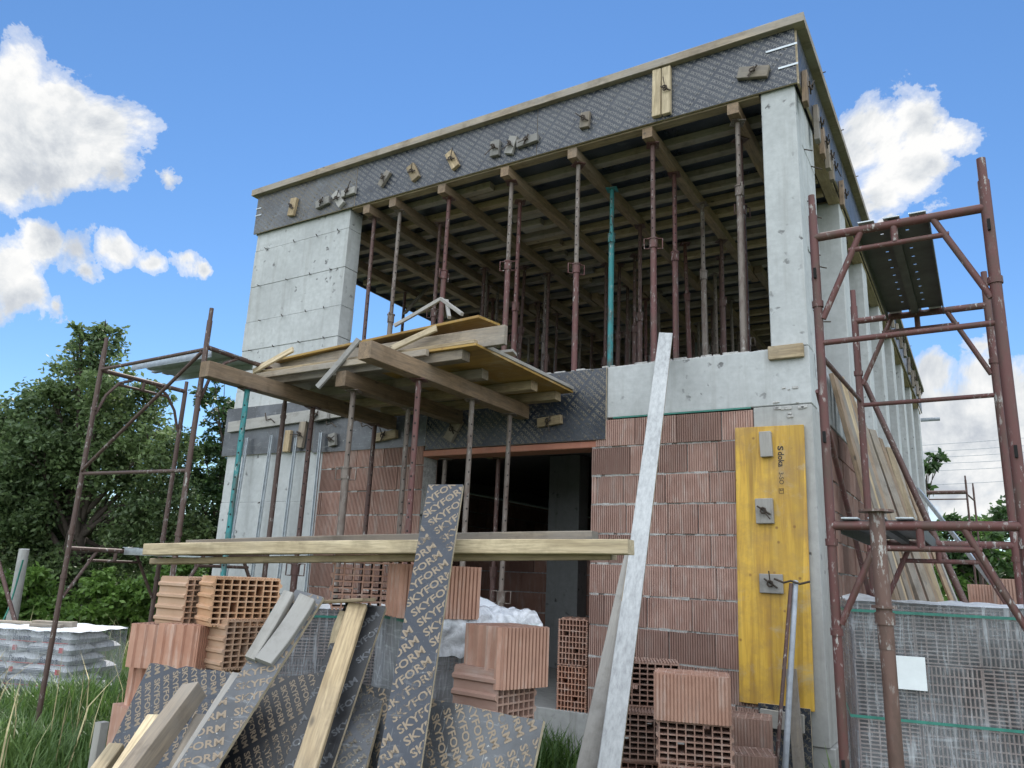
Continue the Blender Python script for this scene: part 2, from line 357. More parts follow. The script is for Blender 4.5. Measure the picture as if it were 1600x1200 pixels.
def lattice(w, h, cap, ang, word, xgap=.9, pitch=1.9, off=(0, 0), stretch=1.15):
    """the printed word repeated on a slanted grid over a w x h rectangle, cut at its edges -> verts, faces"""
    vs, fs, wl = word; ca, sa = math.cos(ang), math.sin(ang)
    wl_ = wl*stretch; dx = (wl_+xgap)*cap; dy = pitch*cap; rad = math.hypot(w, h)
    V_, F_ = [], []
    ni = int(rad/dx)+2; nj = int(rad/dy)+2
    for i in range(-ni, ni+1):
        for j in range(-nj, nj+1):
            ox = i*dx+off[0]; oy = j*dy+off[1]
            pts = [((ox+x*stretch*cap)*ca-(oy+y*cap)*sa+w/2, (ox+x*stretch*cap)*sa+(oy+y*cap)*ca+h/2) for x, y in vs]
            if max(p[0] for p in pts) < 0 or min(p[0] for p in pts) > w or max(p[1] for p in pts) < 0 or min(p[1] for p in pts) > h: continue
            o = len(V_); V_ += pts; F_ += [[a+o for a in f] for f in fs]
    bm = bmesh.new(); bv = [bm.verts.new((x, y, 0)) for x, y in V_]
    for f in F_:
        try: bm.faces.new([bv[a] for a in f])
        except ValueError: pass
    for co, no in (((.002, 0, 0), (-1, 0, 0)), ((w-.002, 0, 0), (1, 0, 0)), ((0, .002, 0), (0, -1, 0)), ((0, h-.002, 0), (0, 1, 0))):
        bmesh.ops.bisect_plane(bm, geom=bm.verts[:]+bm.edges[:]+bm.faces[:], plane_co=co, plane_no=no, clear_outer=True)
    bm.verts.index_update(); out = ([(v.co.x, v.co.y) for v in bm.verts], [[v.index for v in f.verts] for f in bm.faces]); bm.free(); return out
def film_board(name, M, w, h, t, letters=None, filmmat=None, lettermat=None, parent=None, ragged=0):
    """panel in its own frame: X 0..w, Y 0..h, face at Z=0, thickness behind"""
    mb = MB(); n = 14 if ragged else 1
    top = [h + (R.uniform(-ragged, ragged*.3) if ragged and 0 < i < n else 0) for i in range(n+1)]
    for i in range(n):
        a, c = w*i/n, w*(i+1)/n
        q = [(a, 0), (c, 0), (c, top[i+1]), (a, top[i])]
        vs = [V((x, y, 0)) for x, y in q]+[V((x, y, -t)) for x, y in q]
        mb.add(vs, [[0, 1, 2, 3], [7, 6, 5, 4]], 0)
        sd = [[0, 4, 5, 1], [2, 6, 7, 3]]
        if i == 0: sd.append([3, 7, 4, 0])
        if i == n-1: sd.append([1, 5, 6, 2])
        mb.add(vs, sd, 1)
    if letters:
        lv, lf = letters; lim = h-ragged-.003
        mb.add([V((x, y, .0012)) for x, y in lv], lf, 2)
    me = mb.mesh(name, [filmmat or FILM, PLYEDGE, lettermat or LETTER])
    return link(name, me, parent, M)

# ------------------------------------------------------------------ world: sky, clouds, sun
SUN_EL, SUN_AZ = math.radians(50), math.radians(-30)       # azimuth from +Y towards +X
sdir = V((math.sin(SUN_AZ)*math.cos(SUN_EL), math.cos(SUN_AZ)*math.cos(SUN_EL), math.sin(SUN_EL)))
w = bpy.data.worlds.new('World'); SC.world = w; w.use_nodes = True; nt = w.node_tree; nt.nodes.clear(); k = N(nt)
sky = k.n('ShaderNodeTexSky', sky_type='NISHITA'); sky.sun_disc = False; sky.sun_elevation = SUN_EL; sky.sun_rotation = SUN_AZ
sky.air_density = 1.0; sky.dust_density = .0; sky.ozone_density = 4.0; sky.altitude = 400
tc = k.n('ShaderNodeTexCoord'); dirv = tc.outputs['Generated']
blobs = [(20,150,72),(70,205,80),(130,235,70),(-30,230,90),(185,268,48),(20,275,50),(95,265,55),(90,150,34),(150,190,30),(262,283,20),
 (85,390,42),(140,400,45),(55,372,24),(195,410,38),(245,408,28),(290,398,30),(325,410,16),(150,430,28),
 (5,430,52),(45,465,36),(-30,475,50),(100,485,20),
 (1380,215,60),(1440,200,64),(1495,205,42),(1340,235,45),(1420,270,62),(1375,305,50),(1455,265,40),(1350,325,28),(1390,355,18),
 (1470,580,42),(1540,590,50),(1620,600,45),(1440,610,50),(1500,660,84),(1570,690,80),(1460,700,80),(1530,620,60),(1420,650,50),(1600,760,66),(1480,750,55),(1540,548,22),
 (-420,330,160),(-700,600,230),(2000,520,200),(2200,720,240),(1850,160,70),(-800,100,150)]
mask = None
wn = k.n('ShaderNodeTexNoise'); wn.inputs['Scale'].default_value = 8; wn.inputs['Detail'].default_value = 7; wn.inputs['Roughness'].default_value = .6; k.l(dirv, wn.inputs['Vector'])
w1 = k.n('ShaderNodeVectorMath', operation='MULTIPLY_ADD'); k.l(wn.outputs['Color'], w1.inputs[0]); w1.inputs[1].default_value = (.10, .10, .08); w1.inputs[2].default_value = (-.05, -.05, -.04)
w2 = k.n('ShaderNodeVectorMath', operation='ADD'); k.l(dirv, w2.inputs[0]); k.l(w1.outputs[0], w2.inputs[1]); dirw = w2.outputs[0]
for (bx, by, br) in blobs:
    d = (CF + CR*(bx-800)/FPX + CU*(600-by)/FPX); L = d.length; ang = br/(FPX*L)*1.12; d.normalize()
    vm = k.n('ShaderNodeVectorMath', operation='DISTANCE'); k.l(dirw, vm.inputs[0]); vm.inputs[1].default_value = d
    q = k.math('SUBTRACT', 1.0, k.math('DIVIDE', vm.outputs['Value'], ang))
    mask = q if mask is None else k.math('MAXIMUM', mask, q)
# more clouds added over the unseen sky behind the viewer, from noise alone
def cnoise(offset):
    mp = k.n('ShaderNodeMapping'); mp.inputs['Location'].default_value = offset; k.l(dirv, mp.inputs[0])
    return k.noise(mp.outputs[0], 6.5, 10, .63, .3)
n1 = cnoise((0, 0, 0)); n2 = cnoise(tuple(-sdir*.035))
dens = k.math('ADD', k.math('MULTIPLY', k.math('MAXIMUM', mask, -.9), 1.15), k.math('MULTIPLY', k.math('SUBTRACT', n1, .5), 3.9))
cov = k.ramp(dens, [(-.16, 0), (.12, .42), (.56, 1)], 'EASE')
lit = k.math('ADD', .5, k.math('MULTIPLY', k.math('SUBTRACT', n1, n2), 5.0), True)
thick = k.ramp(dens, [(.3, 1), (1.3, 0)])
br = k.math('ADD', k.math('MULTIPLY', lit, .7), k.math('MULTIPLY', thick, .3))
cc = k.ramp(br, [(.12, (2.9, 3.1, 3.4)), (.42, (3.9, 4.05, 4.2)), (.78, (5.1, 5.1, 5.05))])
# unseen clouds added behind the viewer, made far brighter to light the shaded front
sx = k.n('ShaderNodeVectorMath', operation='DOT_PRODUCT'); k.l(dirv, sx.inputs[0]); sx.inputs[1].default_value = (.42, -.80, .42)
fr = k.ramp(sx.outputs['Value'], [(.05, 0), (.6, 1)])
cov2 = k.math('MULTIPLY', k.ramp(n1, [(.36, 0), (.52, 1)]), k.ramp(sx.outputs['Value'], [(.0, 0), (.3, 1)]))
cc2 = k.mix(fr, cc, k.mix(1.0, cc, (3.05, 3.22, 3.4), 'MULTIPLY'))
skyc = k.n('ShaderNodeHueSaturation'); skyc.inputs['Saturation'].default_value = 1.12; skyc.inputs['Value'].default_value = .80; k.l(sky.outputs[0], skyc.inputs['Color'])
fin = k.mix(k.math('MAXIMUM', cov, cov2), skyc.outputs[0], cc2)
bg = k.n('ShaderNodeBackground'); bg.inputs['Strength'].default_value = .1; k.l(fin, bg.inputs[0])
wo = k.n('ShaderNodeOutputWorld'); k.l(bg.outputs[0], wo.inputs[0])
sun = bpy.data.lights.new('sun', 'SUN'); sun.energy = 2.6; sun.angle = math.radians(.8); sun.color = (1, .95, .87)
so = bpy.data.objects.new('sun', sun); COL.objects.link(so); so.rotation_euler = (-sdir).to_track_quat('-Z', 'Y').to_euler(); so.location = (0, 0, 20)
SC.view_settings.view_transform = 'Standard'; SC.view_settings.look = 'None'; SC.view_settings.gamma = 1; SC.view_settings.exposure = .97

# ------------------------------------------------------------------ ground
mt, nt, b, _ = new_mat('soil_and_turf'); k = N(nt); v = k.coord(rnd=False)
c = k.ramp(k.noise(v, .7, 7, .65), [(.35, (.09, .075, .05)), (.5, (.06, .09, .03)), (.68, (.10, .14, .045))]); k.l(c, b.inputs['Base Color']); b.inputs['Roughness'].default_value = .95
k.bump(k.noise(v, 9, 6, .7), .7, .04, b)
g = MB(); n = 60
gx = [-400+800*i/n for i in range(n+1)]
xs = sorted(set([-1500, -600, -250, -120, -60]+[-30+i for i in range(0, 61)]+[60, 120, 250, 600, 1500]))
vs = [V((x, y, (noise.noise(V((x*.35, y*.35, 0)))*.05 if abs(x) < 30 and abs(y) < 30 else 0))) for x in xs for y in xs]; q = len(xs)
g.add(vs, [[i*q+j, (i+1)*q+j, (i+1)*q+j+1, i*q+j+1] for i in range(q-1) for j in range(q-1)], 0, True)
tag(g.build('ground', mt), None, None, None, 'structure')

# ------------------------------------------------------------------ the house
W, L = -6.774, 14.3
ZF, ZL, ZS, ZU, ZT = .575, 2.9, 3.51, 5.87, 6.395
house = empty('unfinished_house', (-3.4, 0, 0), 'two storey concrete and brick house under construction with roof formwork still up', 'house')
def part(name, mat, *boxes, bev=.004, parent=None):
    mb = MB()
    for bx in boxes: mb.box(*bx, bev=bev)
    return mb.build(name, mat, parent or house)
part('foundation', CONC_OLD, (W-.02, .03, .015, L, -.3, ZF))
part('floor_slab', CONC_DK, (W+.25, -.26, .26, L-.1, 3.2, 3.46))
# ground floor walls of hollow blocks
def block_wall(name, a0, a1, z0, z1, axis, front, sgn, depth, z_ref, mat=CLAY_WALL, ribs=True, bl=.375, skew=0.):
    """courses of ribbed blocks; axis 'X': wall along X, its face at Y=front looking -Y; axis 'Y': along Y, face at X=front"""
    mb = MB(); rr = random.Random(int(abs(a0*100))+7)
    def add(u0, u1, v0, v1, w0, w1, t):
        if axis == 'X': mb.box(u0, u1, min(front+sgn*v0, front+sgn*v1), max(front+sgn*v0, front+sgn*v1), w0, w1, 0, None, t)
        else: mb.box(min(front+sgn*v0, front+sgn*v1), max(front+sgn*v0, front+sgn*v1), u0, u1, w0, w1, 0, None, t)
    kk = math.floor((z0-z_ref)/.25); z = z_ref+kk*.25; row = 0
    while z < z1-.02:
        zb, zt = max(z, z0)+.006, min(z+.25, z1)-.006
        if zt-zb > .03:
            u = a0-(.19 if row % 2 else 0)-rr.uniform(0, .05)
            while u < a1-.01:
                ln = bl*rr.choice((1, 1, 1, 1, .67)); ua, ub = max(u, a0)+.0045, min(u+ln, a1)-.0045; u += ln
                if ub-ua < .03: continue
                dj = rr.uniform(-.009, .009); t = rr.random()**1.6*.95+.02
                add(ua, ub, .004+dj, depth, zb, zt, t)
                if ribs:
                    np_ = max(2, int((ub-ua)/.0185)); st = (ub-ua)/np_
                    for i in range(np_): add(ua+st*(i+.2), ua+st*(i+.74), -.007+dj, .0045+dj, zb+.001, zt-.001, t)
        z += .25; row += 1
    o = mb.build(name, mat, house)
    ml = MB()     # mortar core and squeezed bed joints
    def addm(u0, u1, v0, v1, w0, w1):
        if axis == 'X': ml.box(u0, u1, min(front+sgn*v0, front+sgn*v1), max(front+sgn*v0, front+sgn*v1), w0, w1)
        else: ml.box(min(front+sgn*v0, front+sgn*v1), max(front+sgn*v0, front+sgn*v1), u0, u1, w0, w1)
    addm(a0+.004, a1-.004, .02, depth-.01, z0+.002, z1-.002)
    z = z_ref+math.ceil((z0-z_ref)/.25)*.25
    while z < z1-.01:
        u = a0+.005
        while u < a1-.02:
            ln = rr.uniform(.02, .09)
            if rr.random() < .8: addm(u, min(u+ln, a1-.004), rr.uniform(-.004, .010), .05, z-rr.uniform(.006, .015), z+rr.uniform(.006, .013))
            u += ln
        z += .25
    ml.build('mortar_joint', MORT, o); return o
XD0, XD1 = -3.75, -1.867
block_wall('brick_wall', XD1, -.445, ZF+.002, 3.03, 'X', 0., 1, .25, 2.783)
block_wall('brick_wall', -5.168, XD0, ZF+.002, 2.905, 'X', 0., 1, .25, 2.70)
block_wall('brick_wall', .62, L-.02, ZF+.002, 3.0, 'Y', 0., -1, .25, 2.783)
block_wall('brick_wall', -6.1, -1.0, ZF+.004, 2.15, 'X', 2.9, 1, .2, 2.70)
block_wall('brick_wall', .3, L-.1, ZF+.004, 3.0, 'Y', W+.02, 1, .2, 2.70, ribs=False)
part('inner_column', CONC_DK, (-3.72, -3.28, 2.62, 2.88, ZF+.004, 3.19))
part('corner_column', CONC_OLD, (-.443, 0, .002, .61, ZF+.004, 3.04))
part('lintel', CLAY_RED, (-3.93, -1.70, .0, .245, 2.785, 2.845), bev=.006)
part('spandrel_beam', CONC, (-1.722, .002, .0, .25, 3.045, ZS), bev=.006)
part('spandrel_beam', CONC_OLD, (-6.772, -1.726, .004, .25, 2.92, ZS-.012), bev=.006)
part('spandrel_beam', CONC, (-.25, .0, .252, L-.004, 3.03, ZS), bev=.006)
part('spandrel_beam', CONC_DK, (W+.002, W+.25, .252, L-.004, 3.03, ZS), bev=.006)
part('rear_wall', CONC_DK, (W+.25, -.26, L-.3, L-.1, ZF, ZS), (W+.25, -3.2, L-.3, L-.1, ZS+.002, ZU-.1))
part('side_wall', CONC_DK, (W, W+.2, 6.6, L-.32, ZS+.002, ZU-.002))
# rough mortar lip on the sill
mb = MB(); x = -2.4
while x < -.3:
    ln = R.uniform(.03, .12); mb.box(x, x+ln, .01, .2, ZS-.005, ZS+R.uniform(.004, .022), bev=.003); x += ln*R.uniform(.9, 1.6)
mb.build('mortar_lip', MORT, house)
part('sill_rail', STRAP, (-1.66, -.46, -.012, -.001, 3.032, 3.046), bev=.002)
# left shear wall, cast in lifts
def lifts(name, x0, x1, zs, y1=.22):
    mb = MB()
    for i in range(len(zs)-1):
        o = (.0, .004, -.002, .003, .001, .005)[i % 6]
        mb.box(x0+o*.6, x1-o*.6, o, y1, zs[i]+.002, zs[i+1]-.002, bev=.004)
    mb.box(x0+.02, x1-.02, .01, y1-.005, zs[0], zs[-1]); return mb.build(name, CONC, house)
wl = lifts('shear_wall', W, -5.126, [3.4, 3.72, 4.25, 4.63, 5.11, 5.61, ZU-.004])
wl0 = lifts('shear_wall', W-.01, -5.17, [-.1, .5, 1.0, 1.35, 1.85, 2.35, 2.93])
def pin(p, ln, ang, parent, nrm=(0, -1, 0)):
    d = V((math.cos(ang)*.8, 0, -math.sin(ang)*.6)) if nrm[1] else V((0, math.cos(ang)*.8, -math.sin(ang)*.6))
    MB().tube(p, V(p)+(V(nrm)*.6+d*.7).normalized()*ln, .006, 6).build('tie_wire', WIRE, parent)
for z, xs_ in ((5.61, (-6.55, -6.05, -5.65, -5.3)), (5.11, (-6.6, -6.1, -5.7, -5.35)), (4.63, (-6.5, -6.1, -5.7, -5.4)), (4.25, (-6.6, -6.2, -5.75, -5.35))):
    for x in xs_: pin((x, 0, z), R.uniform(.09, .14), R.uniform(.2, .6), wl)
for z, xs_ in ((1.85, (-6.4, -5.5)), (2.35, (-6.1, -5.4)), (1.35, (-6.3, -5.6))):
    for x in xs_: pin((x, 0, z), .1, R.uniform(.2, .6), wl0)
# upper floor columns: corner pier and the side row
cc0 = part('corner_column', CONC, (-.286, .0, .0, .22, ZS+.002, ZU-.002), bev=.008)
mb = MB()
for i, (a, b_) in enumerate(((3.3, 3.9), (3.9, 4.42), (4.42, 4.9), (4.9, 5.4), (5.4, ZU-.004))): mb.box(-.2, (.002, -.002, .003, 0, .002)[i], .222, .80, a+.002, b_-.002, bev=.004)
cs = mb.build('side_pier', CONC, house)
for z in (3.9, 4.42, 4.9, 5.4):
    for y in (.3, .62): pin((0, y, z), R.uniform(.07, .11), R.uniform(-.3, .3), cs, (1, 0, 0))
for y in (2.35, 4.2, 6.0, 7.75, 9.5, 11.4, 13.6):
    part('side_column', CONC, (-.25, .0, y, y+.42, ZS+.002, ZU-.002), bev=.008)
for y in (4.3,):
    part('side_column', CONC_DK, (W, W+.22, y, y+.4, ZS+.002, ZU-.002), bev=.008)
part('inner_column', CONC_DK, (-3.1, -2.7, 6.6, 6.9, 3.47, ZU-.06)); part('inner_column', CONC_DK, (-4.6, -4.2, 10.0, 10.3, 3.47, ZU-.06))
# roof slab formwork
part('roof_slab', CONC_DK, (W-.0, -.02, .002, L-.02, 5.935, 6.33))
part('soffit_board', FILM, (W+.02, -.02, .012, L-.03, 5.912, 5.932))
part('soffit_edge_board', W_NEW['X'], (-5.1, -.3, -.012, .10, 5.836, 5.862))
part('soffit_edge_board', W_NEW['Y'], (-.11, .012, .85, L, 5.836, 5.862))
xsm = [-6.80, -5.031, -2.531, -1.17, .035]
for i in range(4):
    x0, x1 = xsm[i]+.003, xsm[i+1]-.003; w_ = x1-x0
    lt = lattice(w_, ZT-ZU+.02, .034, math.radians(-38), SKY_LO, .8, 1.55, (R.uniform(0, .2), 0), 1.15)
    film_board('edge_form_panel', basis((x0, -.045+.002*(i % 2), ZU-.02), V((1, 0, 0)), V((0, 0, 1)), V((0, -1, 0))), w_, ZT-ZU+.02, .02, lt, FILM_OLD if i == 0 else FILM, LETTER_DIM if i == 0 else LETTER_ROOF, house)
yy = [0., 2.5, 5.0, 7.5, 10.0, 12.2, L]
for i in range(6):
    y0, y1 = yy[i]-.02, yy[i+1]-.026; w_ = y1-y0
    lt = lattice(w_, ZT-ZU+.02, .034, math.radians(-38), SKY_LO, .8, 1.55, (R.uniform(0, .2), 0), 1.15) if i < 3 else None
    film_board('edge_form_panel', basis((.046+.002*(i % 2), y0, ZU-.02), V((0, 1, 0)), V((0, 0, 1)), V((1, 0, 0))), w_, ZT-ZU+.02, .02, lt, FILM, LETTER_ROOF, house)
film_board('edge_form_panel', basis((W-.02, L, ZU-.02), V((0, -1, 0)), V((0, 0, 1)), V((-1, 0, 0))), L, ZT-ZU+.02, .02, None, FILM_OLD, None, house)
for (a, c) in ((-6.86, -2.75), (-2.746, .125)): timber('edge_board', (a, -.055, 6.432), (c, -.055, 6.432), .11, .085, W_OLD['X'], parent=house, bow=.008, seg=10)
for (a, c) in ((.002, 4.1), (4.104, 8.3), (8.304, L+.05)): timber('edge_board', (.07, a, 6.432), (.07, c, 6.432), .11, .085, W_OLD['Y'], parent=house, bow=.008, seg=10)
for x in (-6.4, -5.9, -5.1, -4.6, -3.95, -3.1, -2.5, -1.9, -1.0, -.4): MB().tube((x, -.05, 6.47), (x+R.uniform(-.01, .02), -.05, 6.47+R.uniform(.03, .05)), .006, 6).build('nail', WIRE, house)
for y in (.8, 1.9, 3.0, 4.5, 6.0, 8.0, 10.5): MB().tube((.1, y, 6.46), (.15, y+.02, 6.475), .006, 6).build('nail', WIRE, house)
# cleats: scrap timber tightened with twisted wire
def cleat(P, ln, wd, ang, parent, nrm=(0, -1, 0), mat=None, wire=True, th=.045):
    n_ = V(nrm); hx = V((0, 0, 1)).cross(n_)*1.0
    x = hx*math.cos(ang)+V((0, 0, 1))*math.sin(ang); y = n_.cross(x)
    c = V(P)+n_*(th/2+.001)
    o = blockbox('wood_cleat', c, x, y, n_, ln, wd, th, mat or W_OLD['X'], parent, .004)
    if wire:
        q = c+n_*(th/2); mb = MB()
        pts = [q+x*.012+n_*.004]+[q+(x*math.cos(t)+y*math.sin(t))*.022+n_*(.014+.004*t) for t in [i*.9 for i in range(9)]]
        mb.path(pts, .007, 6); mb.tube(q-y*.05-x*.03+n_*.012, q+y*.045+x*.035+n_*.02, .007, 6)
        mb.tube(q+n_*.02, q+n_*.02+(x*R.uniform(-1, 1)+y*R.uniform(-1, 1)).normalized()*R.uniform(.07, .13)+n_*.03, .005, 6)
        mb.build('tie_wire', WIRE, o)
    return o
def cleat_px(px, py, ln, wd, deg, parent, Y=-.046, **kw): return cleat(at(px, py, Y=Y), ln, wd, math.radians(deg), parent, **kw)
for (px, py, ln, wd, dg) in ((460, 325, .24, .11, 82), (507, 318, .22, .10, 8), (531, 313, .24, .10, -52), (547, 302, .22, .09, 3), (603, 281, .20, .08, 52), (648, 271, .22, .11, -62),
      (709, 252, .24, .10, -62), (776, 234, .18, .11, 88), (801, 229, .20, .10, 72), (826, 222, .25, .09, 4), (916, 190, .17, .10, 86), (1178, 116, .27, .11, -14)):
    cleat_px(px, py, ln, wd, dg, house, mat=R.choice((W_OLD['X'], W_GREY['X'], W_NEW['X'])))
cleat_px(1028, 148, .50, .085, 89, house, mat=W_PALE['X'], wire=False); cleat_px(1043, 144, .50, .085, 89.5, house, mat=W_PALE['X'])
for (px, py) in ((1254, 140), (1272, 195), (1281, 225), (1289, 245), (1295, 262), (1312, 305)):
    p = at(px, py, X=.048); cleat(p, R.uniform(.25, .4), .09, math.radians(R.choice((88, 80, 95))), house, (1, 0, 0), R.choice((W_OLD['X'], W_DARK['X'])))
for y in (6.2, 6.8, 7.4, 8.3, 9.0, 9.8, 10.6, 11.4, 12.0, 12.8, 13.4): cleat((.048, y, 6.1+R.uniform(-.1, .1)), R.uniform(.25, .4), .09, math.radians(R.uniform(60, 110)), house, (1, 0, 0), W_OLD['X'])
# pale cut strips clasping the corner
for z, l_ in ((6.22, .25), (6.02, .15)): part('corner_strap', GALV, (.034-l_, .05, -.052, -.0475, z, z+.02), bev=.001)
for z, l_ in ((6.20, .1), (6.10, .12)): part('corner_strap', GALV, (-6.805, -6.805+l_, -.052, -.0475, z, z+.018), bev=.001)
# storey band formwork
for (x0, x1, z0, fm, lm, an) in ((-6.86, -5.32, 2.915, FILM_OLD, LETTER_DIM, -38), (-5.316, -3.72, 2.89, FILM_OLD, LETTER_DIM, -38), (-3.716, -1.725, 2.85, FILM, LETTER_DIM, -42)):
    h_ = 3.505-z0; lt = lattice(x1-x0, h_, .032, math.radians(an), SKY_LO, .8, 1.55) if lm and x0 > -4 else None
    film_board('band_form_panel', basis((x0, -.022, z0), V((1, 0, 0)), V((0, 0, 1)), V((0, -1, 0))), x1-x0, h_, .02, lt, fm, lm, house)
timber('waling_board', at(358, 668, Y=-.045), at(548, 641, Y=-.045), .04, .13, W_GREY['X'], parent=house)
cleat_px(452, 690, .25, .09, 88, house, Y=-.024, mat=W_NEW['X'], wire=False); cleat_px(474, 680, .3, .1, 85, house, Y=-.024)
cleat_px(522, 688, .14, .1, 100, house, Y=-.024, mat=W_GREY['X']); cleat_px(604, 682, .32, .09, 6, house, Y=-.024, mat=W_NEW['X']); cleat_px(500, 650, .3, .12, 5, house, Y=-.07, mat=W_GREY['X'])
cleat_px(711, 672, .24, .11, -62+120, house, Y=-.024, mat=W_OLD['X']); cleat_px(861, 659, .25, .085, 5, house, Y=-.024, mat=W_NEW['X'])
for (px, py) in ((575, 668), (560, 660), (520, 665), (425, 658)):
    p = at(px, py, Y=-.03); MB().path([p+V((-.1, -.03, .1)), p+V((-.03, -.06, .0)), p+V((.02, -.04, .02)), p+V((.1, -.05, -.03))], .007, 6).build('tie_wire', WIRE, house)
cleat(at(1229, 551, Y=-.002), .27, .11, 0, house, mat=W_NEW['X'], wire=False)
# grout lumps by the corner and the rough lower column face
for _ in range(14):
    p = V((R.uniform(-.28, -.02), -.001, R.uniform(2.93, 3.2))); s_ = R.uniform(.01, .03)
    blockbox('mortar_lump', p, (1, 0, 0), (0, 1, 0), (0, 0, 1), s_*2, .012, s_, MORT, house, .004)
# yellow shutter board on the corner column
yb = empty('yellow_shutter_board', (-.33, -.03, .85), 'tall yellow three ply shutter board standing against the corner column', 'formwork board')
M_ = basis((-.335, -.022, 1.845), V((.998, 0, -.012)).normalized(), V((0, 1, 0)), V((.012, 0, .998)).normalized())
MB().box(-.262, .262, -.014, .014, -1.03, 1.03, bev=.002).build('panel', YEL, yb, M_)
def put_text(txt, O, x, y, cap, mat, name, parent, bold=.02, stretch=1.):
    vs_, fs_, wl_ = word_mesh(txt, bold, 3); n_ = V(x).cross(V(y))
    return MB().add([V((a*cap*stretch, b_*cap, 0)) for a, b_ in vs_], fs_).build(name, mat, parent, basis(O, V(x), V(y), n_))
rx = V((0, 0, -1)); ry = V((1, 0, 0))
o_ = at(1214.5, 697, Y=-.0375); put_text('S', o_, rx, ry, .045, BLACKP, 'printed_lettering', yb, .05, 1.3)
o_ = at(1215, 706, Y=-.0375); put_text('doka', o_, rx, ry, .047, BLACKP, 'printed_lettering', yb, .03, .95)
o_ = at(1217, 738, Y=-.0375); put_text('3-SO', o_, rx, ry, .034, BLACKP, 'printed_lettering', yb, .0, .95)
o_ = at(1217, 764, Y=-.0375); put_text('2', o_+V((.008, 0, -.002)), rx, ry, .022, BLACKP, 'printed_lettering', yb, .02, 1)
for (x0, x1, z0, z1) in ((0, .036, 0, .003), (0, .036, -.034, -.031), (0, .003, -.034, .003), (.033, .036, -.034, .003)):
    MB().box(o_.x+x0, o_.x+x1, -.0385, -.0372, o_.z+z0, o_.z+z1).build('printed_frame', BLACKP, yb)
cleat(at(1198, 695, Y=-.037), .20, .09, math.radians(92), yb, mat=W_GREY['X'], wire=False); cleat(at(1196, 799, Y=-.037), .19, .13, math.radians(91), yb, mat=W_GREY['X'])
cleat(at(1206, 912, Y=-.037), .14, .17, math.radians(90), yb, mat=W_GREY['X'], th=.03)
# dark board and cleats under it
fb = film_board('dark_form_board', basis((-.47, -.05, .28), V((1, 0, 0)), V((0, 0, 1)), V((0, -1, 0))), .36, .55, .018, lattice(.36, .55, .03, math.radians(-40), SKY, .8, 1.6), FILM, LETTER_DIM)
tag(fb, 'short dark lettered board on edge below the yellow shutter board', 'formwork board')
tag(blockbox('wood_offcut', at(1222, 1126, Y=-.10), (1, 0, -.03), (0, 1, 0), (.03, 0, 1), .30, .03, .12, W_GREY['X']), 'grey wood offcut fixed across the dark board under the yellow shutter', 'offcut')

# ------------------------------------------------------------------ loose things: blocks
def clay_block_mesh(name, Lx, T, H, nx, ny, mat, grips=((.25, .3), (.7, .7)), web=.0075, ribs=True, tongues=True):
    """hollow block, holes along Z, origin at its centre"""
    def lines(L_, n):
        c = (L_-web*(n+1))/n; out = [0.]
        for i in range(n): out += [out[-1]+web, out[-1]+web+c]
        return out+[L_]
    X = [x-Lx/2 for x in lines(Lx, nx)]; Y = [y-T/2 for y in lines(T, ny)]
    nX, nY = len(X)-1, len(Y)-1
    sol = [[(i % 2 == 0) or (j % 2 == 0) for j in range(nY)] for i in range(nX)]
    for gx_, gy_ in grips:
        i = 2*int(gx_*nx)+1; j = 2*int(gy_*ny)+1
        if j+1 < nY-1: sol[i][j+1] = False
    mb = MB(); h = H/2
    for i in range(nX):
        for j in range(nY):
            a, b_, c, d = X[i], X[i+1], Y[j], Y[j+1]
            if sol[i][j]:
                mb.add([(a, c, h), (b_, c, h), (b_, d, h), (a, d, h)], [[0, 1, 2, 3]]); mb.add([(a, c, -h), (b_, c, -h), (b_, d, -h), (a, d, -h)], [[3, 2, 1, 0]])
            for (di, dj, p, q) in ((-1, 0, (a, c), (a, d)), (1, 0, (b_, d), (b_, c)), (0, -1, (b_, c), (a, c)), (0, 1, (a, d), (b_, d))):
                ii, jj = i+di, j+dj; out = ii < 0 or jj < 0 or ii >= nX or jj >= nY
                ns = (not out) and sol[ii][jj]
                if sol[i][j] and (out or not ns): mb.add([(*p, -h), (*q, -h), (*q, h), (*p, h)], [[0, 1, 2, 3]])
    if ribs:
        n = int(Lx/.0185); st = Lx/n
        for s_ in (-1, 1):
            for i in range(n):
                y0, y1 = sorted((s_*(T/2-.002), s_*(T/2+.008))); mb.box(-Lx/2+st*(i+.2), -Lx/2+st*(i+.8), y0, y1, -h+.001, h-.001)
    if tongues:
        n = 4; st = T/n
        for s_ in (-1, 1):
            for i in range(n):
                y0 = -T/2+st*(i+.18); y1 = y0+st*.5; xa = s_*(Lx/2-.001); xb = s_*(Lx/2+.013)
                vs = [(xa, y0, -h), (xa, y1, -h), (xb, y1-.009, -h), (xb, y0+.009, -h)]; vs += [(p[0], p[1], h) for p in vs]
                mb.add(vs, [[0, 1, 2, 3], [7, 6, 5, 4], [0, 4, 5, 1], [1, 5, 6, 2], [2, 6, 7, 3], [3, 7, 4, 0]])
    me = mb.mesh(name, mat); me.transform(Matrix()); return me
BL = {('a', m_.name): None for m_ in (CLAY, CLAY_TAN)}
B_BIG = clay_block_mesh('clay_block', .375, .25, .238, 8, 8, CLAY); B_TAN = clay_block_mesh('clay_block', .375, .25, .238, 8, 8, CLAY_TAN)
B_SQ = clay_block_mesh('clay_block', .25, .25, .238, 7, 8, CLAY)
B_PACK = clay_block_mesh('packed_block', .25, .245, .11, 6, 14, CLAY_GREY, (), .006, False, False)
B_RIB = clay_block_mesh('clay_block', .25, .25, .238, 7, 8, CLAY)
HZ, VT = V((.527, -.850, 0)), V((.850, .527, 0))      # towards the viewer, to the viewer's right
